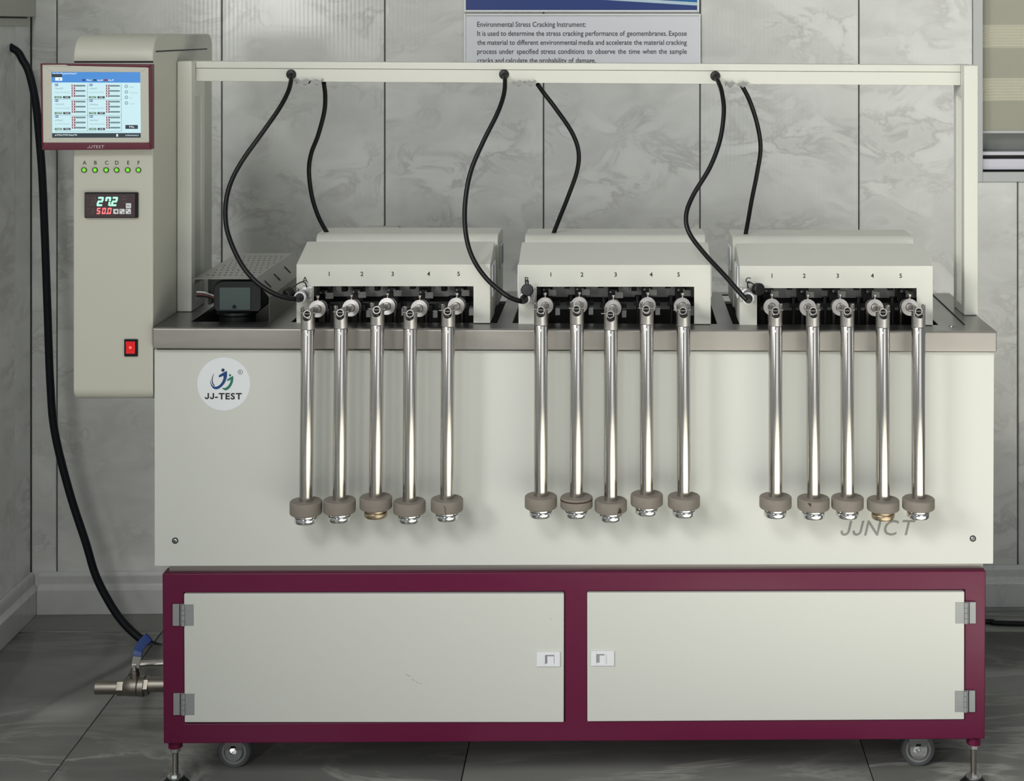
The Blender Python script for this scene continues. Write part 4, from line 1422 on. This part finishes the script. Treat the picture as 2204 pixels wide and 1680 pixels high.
# ------------------------------------------------------------------ the fifteen loading levers
YROD = -0.072
YDISC = 0.036
ORD = ['first', 'second', 'third', 'fourth', 'fifth']
LOOK = {('A', 0): 'plain weight hanging lowest', ('A', 2): 'rust on its end nut', ('A', 4): 'brown scratch on its weight', ('B', 1): 'dark rim round its weight top',
        ('B', 2): 'dark vertical stain on its weight', ('C', 1): 'dark notch in its weight rim', ('C', 3): 'brassy end nut'}
RUSTY = mat('rusty_nut_steel', (0.50, 0.40, 0.28, 1), 0.32, 1.0, noise=0.35, nscale=60)
for sn in 'ABC':
    for k, lv in enumerate(LEV[sn]):
        rt, rb = P(lv['xt'], lv['cb'], YROD), P(lv['xb'], lv['w'][0], YROD)
        extra = LOOK.get((sn, k))
        lab = '%s hanging steel rod from the left under station %s' % (ORD[k], sn) + (', %s' % extra if extra else '')
        lo = thing('loading_lever', rb, lab, 'lever', 'loading levers of station %s' % sn)
        dc, rg = P(*lv['disc'], YDISC), P(*lv['ring'], YROD - 0.022)
        ax = (rg - dc).normalized()
        # lever arm: tube open at its front end
        L_ = (rg - dc).length
        m = MB(); m.lathe([(0.0063, L_), (0.0080, L_), (0.0080, -0.02), (0.0063, -0.02), (0.0063, L_)], dc, ax, 24, cap=False)
        m.build('arm_tube', ALU, lo, smooth=True)
        m = MB(); m.cyl(dc + ax * (L_ - 0.009), dc + ax * (L_ - 0.005), 0.0064, 16); m.build('tube_shade', BLACK, lo)  # black disc paints the shade inside the open tube end
        m = MB(); m.ring(0.0182, 0.0088, dc, ax, -0.006, 0.006, 36); dk = m.build('collar_disc', ALU, lo, smooth=True)
        m = MB(); m.ring(0.0090, 0.0078, dc, ax, -0.005, 0.0064, 24); m.build('collar_bush', BLACK, dk)
        m = MB()
        tb = dc + Vector((0.0005, 0, 0.017))
        m.lathe([(0.0018, 0), (0.0018, 0.004), (0.0040, 0.0065), (0.0042, 0.0105), (0.0030, 0.0115)], tb, (0, 0, 1), 14); m.build('thumb_screw', ALU, dk, smooth=True)
        m = MB(); m.lathe([(0.0112, 0.007), (0.0112, 0.040)], dc, -ax, 20); m.build('sleeve', DARKPART, lo, smooth=True)
        m = MB(); m.ring(0.0155, 0.0110, dc, -ax, 0.036, 0.042, 28); m.build('lock_ring', ALU, lo, smooth=True)
        m = MB(); m.lathe([(0.0105, 0.042), (0.0105, 0.074), (0.006, 0.078)], dc, -ax, 16); m.build('rear_sleeve', DARKPART, lo, smooth=True)
        # fork collar: split sleeve with a rounded slot front and back
        rr = 0.0146
        zt_f = rg.z + 0.0105
        z_slot = rg.z - 0.0165
        zc0 = rt.z
        m = MB()
        N = 48
        rings = []
        for rad in (rr, rr - 0.0035):
            bot, top = [], []
            for i in range(N):
                a = 2 * math.pi * i / N
                d = abs(((a + math.pi / 2 + math.pi) % (2 * math.pi)) - math.pi)       # angle from the front (-y)
                db = abs(((a - math.pi / 2 + math.pi) % (2 * math.pi)) - math.pi)
                dd = min(d, db)
                wdt = math.radians(44)
                if dd < wdt:
                    zz = z_slot + (1 - math.sqrt(max(0, 1 - (dd / wdt) ** 2))) * 0.011
                else:
                    zz = zt_f - 0.001 * (dd < wdt + 0.15)
                bot.append(m.bm.verts.new((rt.x + rad * math.cos(a), YROD + rad * math.sin(a), zc0)))
                top.append(m.bm.verts.new((rt.x + rad * math.cos(a), YROD + rad * math.sin(a), zz)))
            rings.append((bot, top))
        (b0, t0), (b1_, t1) = rings
        for i in range(N):
            j = (i + 1) % N
            m.bm.faces.new((b0[i], b0[j], t0[j], t0[i]))
            m.bm.faces.new((b1_[j], b1_[i], t1[i], t1[j]))
            m.bm.faces.new((t0[i], t0[j], t1[j], t1[i]))
            m.bm.faces.new((b0[j], b0[i], b1_[i], b1_[j]))
        fk = m.build('fork_collar', ALU, lo, smooth=True)
        m = MB(); m.lathe([(0.0112, 0), (0.0112, max(0.002, z_slot - zc0 - 0.002))], (rt.x, YROD, zc0 + 0.0005), (0, 0, 1), 20); m.build('fork_core', DARKPART, fk)
        m = MB()
        xs_ = 0.0195 if (k % 2 == 0) else 0.0165
        m.cyl((rg.x - xs_, rg.y + 0.012, rg.z), (rg.x + 0.0168, rg.y + 0.012, rg.z), 0.0010, 10)
        m.cyl((rg.x - 0.0064, rg.y + 0.0025, rg.z), (rg.x + 0.0064, rg.y + 0.0025, rg.z), 0.0008, 8)
        m.dome((rg.x + 0.0145, rg.y + 0.012, rg.z), (1, 0, 0), 0.0024, 0.002, 10)
        m.build('pivot_pin', PINM, fk, smooth=True)
        # hanging rod
        m = MB()
        m.lathe([(0.0142, 0), (0.0146, 0.002), (0.0146, (rt - rb).length - 0.001), (0.0142, (rt - rb).length)], rb + Vector((0, 0, -0.001)), rt - rb, 40)
        rod = m.build('hanging_rod', POLISH, lo, smooth=True)
        m = MB(); pv = P(lv['xt'] - 2, lv['cb'] + 13, YROD - 0.0144)
        m.lathe([(0.0036, -0.001), (0.0032, 0.0008), (0.0016, 0.0015), (0.0003, 0.0017)], (pv.x, YROD - 0.0144, pv.z), (0, -1, 0), 14); m.build('rivet_glint', LATCH, rod, smooth=True)  # screw head as a white dome, its colour painting the teardrop highlight
        # weight and end nut
        zt_w, zb_w = P(0, lv['w'][0] - 1.2, YROD).z, P(0, lv['w'][1] - 6.0, YROD).z
        hw = zt_w - zb_w
        m = MB()
        m.lathe([(0.0146, hw), (0.0318, hw), (0.0338, hw - 0.0020), (0.0340, hw - 0.0045), (0.0340, 0.0032), (0.0332, 0.0012), (0.0315, 0.0), (0.010, 0.0)][::-1], (rb.x, YROD, zb_w), (0, 0, 1), 48)
        wt = m.build('weight', WEIGHT, lo, smooth=True)
        m = MB()
        m.lathe([(0.0215, 0), (0.0215, 0.0060), (0.0238, 0.0068), (0.0243, 0.0085), (0.0243, 0.0150), (0.0230, 0.0176), (0.008, 0.0180)], (rb.x, YROD, zb_w), (0, 0, -1), 40)
        m.build('end_nut', RUSTY if (sn, k) in (('A', 2), ('C', 3)) else CHROME, lo, smooth=True)
        if (sn, k) == ('B', 2):
            m = MB()
            for i in range(3):
                a = math.radians(-62 + i * 5)
                x, y = rb.x + 0.0339 * math.cos(a), YROD + 0.0339 * math.sin(a)
                m.cyl((x, y, zb_w + 0.004), (x, y, zt_w - (0.016, 0.010, 0.014)[i]), 0.0016 if i != 1 else 0.0021, 8)
            m.build('stain', RUST, wt)
        if (sn, k) == ('C', 1):
            a = math.radians(-108)
            x, y = rb.x + 0.0333 * math.cos(a), YROD + 0.0333 * math.sin(a)
            m = MB(); m.prism([(x - 0.0055, zt_w - 0.003), (x + 0.0055, zt_w - 0.003), (x + 0.0005, zt_w - 0.0105)], y - 0.0012, y + 0.004); m.build('notch', RUST, wt)
        if (sn, k) == ('B', 1):
            m = MB(); m.lathe([(0.0339, 0), (0.0342, 0.0010), (0.0342, 0.0030), (0.0337, 0.0040)], (rb.x, YROD, zt_w - 0.0072), (0, 0, 1), 48, cap=False); m.build('dark_rim', RUST, wt)
        if (sn, k) == ('A', 4):
            m = MB()
            for i, (q, r_) in enumerate(((-92, 0.006), (-89, 0.010), (-91, 0.014), (-88, 0.018))):
                a = math.radians(q)
                x, y = rb.x + 0.0339 * math.cos(a), YROD + 0.0339 * math.sin(a)
                m.cyl((x - 0.001, y, zt_w - r_), (x + 0.0012, y, zt_w - r_ - 0.004), 0.0007, 6)
            m.build('scratch', RUST, wt)

# ------------------------------------------------------------------ stirrer motor under its hood
YH0, YH1 = 0.043, 0.435
hd = thing('vented_hood', P(500, 697, 0.2), 'bent sheet metal hood with vent holes over the dark motor', 'hood')
hx0, hx1 = P(417, 600, YH0).x, P(580, 600, YH0).x
hxb = P(548, 600, YH0).x
hz = P(500, 599.5, YH0).z
hzb = P(580, 640, YH0).z
zw = ztopf(hx1) + 0.0003
T = 0.0015
m = MB()
out = [(hx0, hz - 0.013), (hx0, hz), (hxb, hz), (hx1, hzb), (hx1, zw)]
inn = [(hx1 - T, zw), (hx1 - T, hzb), (hxb - T * .4, hz - T), (hx0 + T, hz - T), (hx0 + T, hz - 0.013)]
m.prism(out + inn, YH0, YH1)
HOODM = mat('dull_hood_steel', (0.36, 0.36, 0.34, 1), 0.38, 1.0, noise=0.06, nscale=5)
m.build('hood_sheet', HOODM, hd, bevel=0.0008)
m = MB()
for i in range(9):
    for j in range(9):
        if (i in (3,) and j in (3, 4, 5)):
            continue
        x = hx0 + 0.018 + i * 0.0125 + (j % 2) * 0.006
        y = YH0 + 0.05 + j * 0.036
        if x > hxb - 0.006:
            continue
        m.lathe([(0.0020, 0), (0.0020, 0.0006)], (x, y, hz - 0.0001), (0, 0, 1), 8)
o = m.build('vent_holes', BLACK, hd)
o['kind'] = 'stuff'
nrm = Vector((hz - hzb, 0, hx1 - hxb)).normalized()
for y in (YH0 + 0.055, YH0 + 0.15, YH0 + 0.26):
    m = MB()
    c = Vector(((hxb + hx1) / 2, y, (hz + hzb) / 2)) + nrm * 0.0004
    tng = Vector((hx1 - hxb, 0, hzb - hz)).normalized()
    m.tube([c - tng * 0.010 + Vector((0, -0.004, 0)), c + tng * 0.010 + Vector((0, 0.004, 0))], 0.0013, 8)
    m.build('slot', BLACK, hd)

mo = thing('pump_motor', P(510, 697, 0.1), 'dark green pump motor with a grey plate under the vented hood', 'motor')
YM0 = 0.075
m = MB()
pp = [(459.5, 618), (466, 609), (478, 604), (544, 604), (556, 609), (562, 618), (562, 664), (556, 671), (466, 671), (459.5, 664)]
q = [P(x, y, YM0) for x, y in pp]
m.prism([(p.x, p.z) for p in q], YM0, YM0 + 0.11)
m.build('casing', DKGREEN, mo, bevel=0.003)
m = MB(); m.pbox(472, 618.5, 539, 667, YM0 - 0.003, YM0); pl = m.build('terminal_cover', GREYGREEN, mo, bevel=0.0012)
p = P(504, 660, YM0 - 0.004)
m = MB(); m.lathe([(0.0042, 0), (0.0038, 0.003)], (p.x, YM0 - 0.003, p.z), (0, -1, 0), 14); m.build('plug', BLACK, pl)
b_ = P(512, 672, YM0 + 0.055)
m = MB(); m.lathe([(0.040, -0.12), (0.040, 0.0), (0.046, 0.004), (0.046, 0.010)], (b_.x, YM0 + 0.055, P(0, 676, YM0 + 0.055).z), (0, 0, 1), 32); m.build('base', DKGREEN, mo, smooth=True)
for i, (dz, mm) in enumerate(((0, LATCH), (-5, mat('wire_red', rgb(120, 70, 66), 0.5)), (-9, BLACK_R))):
    m = MB(); m.tube(spline([P(424, 628 - dz, 0.16), P(440, 629 - dz, 0.14), P(452, 633 - dz * .9, 0.12), P(463, 637 - dz * .9, 0.10)], 5), 0.0018, 8)
    m.build('wire', mm, mo, smooth=True)
m = MB(); m.box(hx0 + 0.003, hx0 + 0.010, 0.15, 0.26, hz - 0.075, hz - 0.014); m.build('cable_bracket', DKGREEN, mo)

# ------------------------------------------------------------------ cables
def cable(name, pts, r, label, cat, m_, group=None, n=8):
    mb = MB()
    mb.tube(spline(pts, n), r, 12)
    return tag(mb.build(name, m_, None, smooth=True), label, cat, group)


def path(pxs, y0, y1, bulge=0.0):
    n = len(pxs) - 1
    out_ = []
    for i, (x, y) in enumerate(pxs):
        t = i / n
        out_.append(P(x, y, y0 + (y1 - y0) * t + bulge * math.sin(math.pi * t)))
    return out_


GC = 'connection cables hanging from the beam'
R_ = 0.0052
ga = [(627, 161), (626, 176), (619, 200), (600, 235), (565, 285), (522, 345), (496, 395), (485.5, 445), (490, 500), (516, 562), (548, 603), (585, 629), (615, 640), (637, 643.5)]
gb = [(1085, 161), (1087, 176), (1084, 205), (1070, 245), (1040, 305), (1013, 370), (1001, 440), (1003, 505), (1018, 556), (1048, 600), (1085, 632), (1105, 643), (1121, 648)]
gc = [(1539.5, 164), (1547, 178), (1554, 200), (1558, 240), (1550, 300), (1528, 360), (1492, 420), (1477, 462), (1483, 500), (1514, 543), (1562, 595), (1590, 627), (1607, 645)]
for sn, g_ in (('A', ga), ('B', gb), ('C', gc)):
    cable('power_cable', path(g_, YG - 0.006, -0.016, -0.03), R_, 'black cable looping from the beam hole down to the plug of station %s' % sn, 'cable', CABLE, GC)
ra = [(697, 178), (700, 205), (698, 240), (685, 290), (670, 330), (665, 368), (671, 420), (685, 465), (706, 505)]
rb_ = [(1157, 181), (1172, 202), (1195, 232), (1230, 283), (1245, 325), (1242, 368), (1222, 425), (1204, 470), (1190, 506)]
rc_ = [(1597, 184), (1614, 218), (1630, 268), (1637, 318), (1630, 370), (1618, 430), (1611, 470), (1604, 508)]
for sn, g_ in (('A', ra), ('B', rb_), ('C', rc_)):
    cable('power_cable', path(g_, YG + 0.02, YRB + 0.05, 0.02), R_, 'black cable dropping from the beam clips to the back of station %s' % sn, 'cable', CABLE, GC)

hs_ = [(38, 100), (38.5, 112), (48, 128), (62, 155), (76, 215), (84, 290), (91, 380), (97, 520), (102, 660), (108, 820), (118, 930), (150, 1060), (184, 1165), (205, 1235),
       (232, 1290), (262, 1335), (300, 1372), (330, 1388), (356, 1396)]
hp = []
for i, (x, y) in enumerate(hs_):
    t = i / (len(hs_) - 1)
    yy = 0.93 - 0.09 * t
    hp.append(P(x, y, yy))
# the hose starts in the left wall and ends flat on the floor under the tank
hp[0].x = XL - 0.004
cable('supply_hose', hp, 0.0105, 'thick blue-black hose dropping from the left wall to the floor behind the cabinet', 'hose', HOSE)
cable('floor_cable', [Vector((P(1900, 1335, 0.97).x, 0.97, 0.0075)), Vector((P(2122, 1333.5, 0.985).x, 0.985, 0.0075)), Vector((P(2204, 1338, 0.968).x, 0.968, 0.0075)), Vector((2.0, 0.93, 0.0075)), Vector((2.6, 0.9, 0.0075))], 0.0068,
      'black cable lying on the floor at the right of the cabinet', 'cable', CABLE)

# ------------------------------------------------------------------ drain valve and pipe at the left end
YV = 0.15
dv = thing('drain_valve', P(285, 1478, YV), 'nickel ball valve with blue lever on the left side of the base', 'valve')
def hcyl(mb, x0, x1, yc, rpx, seg=24):
    a, b = P(x0, yc, YV), P(x1, yc, YV)
    mb.cyl((a.x, YV, a.z), (b.x, YV, a.z), rpx * S(YV), seg)
m = MB(); hcyl(m, 206, 255, 1478.5, 14.5); m.build('nipple', NICKEL, dv, bevel=0.002)
m = MB(); hcyl(m, 254, 269, 1478, 18, 6); m.build('hex_end', NICKEL, dv, bevel=0.001)
m = MB()
a = P(268, 1476, YV)
m.lathe([(0.017, 0), (0.0205, 0.004), (0.0215, 0.020), (0.0215, 0.030), (0.0195, 0.032), (0.0225, 0.034), (0.0225, 0.046), (0.018, 0.047)], (a.x, YV, a.z), (1, 0, 0), 28)
m.build('body', NICKEL, dv, smooth=True)
m = MB(); hcyl(m, 308, 322, 1475, 20, 6); m.build('hex_end', NICKEL, dv, bevel=0.001)
m = MB(); hcyl(m, 320, 398, 1472.5, 15.5); m.build('pipe', NICKEL, dv, smooth=True)
s0 = P(290, 1458, YV)
m = MB(); m.cyl((s0.x, YV, s0.z), (s0.x, YV, P(0, 1444, YV).z), 0.0105, 18); m.hexnut((s0.x, YV, P(0, 1446, YV).z), (s0.x, YV, P(0, 1438, YV).z), 0.0095); m.build('stem', NICKEL, dv, bevel=0.0008)
m = MB(); m.cyl((s0.x, YV, P(0, 1440, YV).z), (s0.x, YV, P(0, 1428, YV).z), 0.0062, 14); m.hexnut((s0.x, YV, P(0, 1434, YV).z), (s0.x, YV, P(0, 1427, YV).z), 0.0085); m.build('stem_nut', CHROME, dv, bevel=0.0006)


def strip(pts, w_, t):
    """flat bar following points, width w_ across and thickness t along y"""
    mb = MB()
    left, right = [], []
    for i, p in enumerate(pts):
        d = (pts[min(i + 1, len(pts) - 1)] - pts[max(i - 1, 0)]).normalized()
        n_ = Vector((-d.z, 0, d.x)).normalized()
        left.append(p + n_ * w_ / 2)
        right.append(p - n_ * w_ / 2)
    for i in range(len(pts) - 1):
        v = []
        for y in (-t / 2, t / 2):
            for q_ in (left[i], left[i + 1], right[i + 1], right[i]):
                v.append(mb.bm.verts.new((q_.x, q_.y + y, q_.z)))
        for f in ((0, 1, 2, 3), (4, 7, 6, 5), (0, 4, 5, 1), (1, 5, 6, 2), (2, 6, 7, 3), (3, 7, 4, 0)):
            mb.bm.faces.new([v[k] for k in f])
    bmesh.ops.remove_doubles(mb.bm, verts=mb.bm.verts, dist=0.0003)
    return mb


hpts = [P(291, 1436, YV - 0.004), P(293, 1424, YV - 0.004), P(296, 1410, YV - 0.004)]
strip(hpts, 0.0185, 0.003).build('lever', ALU, dv, bevel=0.0006)
hpts = [P(295.5, 1412, YV - 0.004), P(298, 1397, YV), P(306, 1384, YV + 0.01), P(321, 1369, YV + 0.02)]
strip(hpts, 0.021, 0.005).build('lever_sleeve', BLUE, dv, bevel=0.0012)
# bracket wings of the stem
m = MB(); m.prism([(s0.x - 0.018, P(0, 1462, YV).z), (s0.x + 0.014, P(0, 1462, YV).z), (s0.x + 0.006, P(0, 1440, YV).z), (s0.x - 0.004, P(0, 1440, YV).z)], YV - 0.004, YV + 0.004); m.build('bonnet', NICKEL, dv, bevel=0.001)

YV2 = 0.22
a, b = P(300, 1429.5, YV2), P(416, 1424.5, YV2)
dp = thing('outlet_pipe', a, 'short thin steel pipe above the drain valve', 'pipe')
m = MB(); m.cyl(a, (b.x, YV2, b.z), 8.2 * S(YV2), 20); m.build('tube', POLISH, dp, smooth=True)
m = MB(); m.ring(9.0 * S(YV2), 6.5 * S(YV2), a, (1, 0, 0), -0.002, 0.004, 20); m.build('end_collar', POLISH, dp, smooth=True)
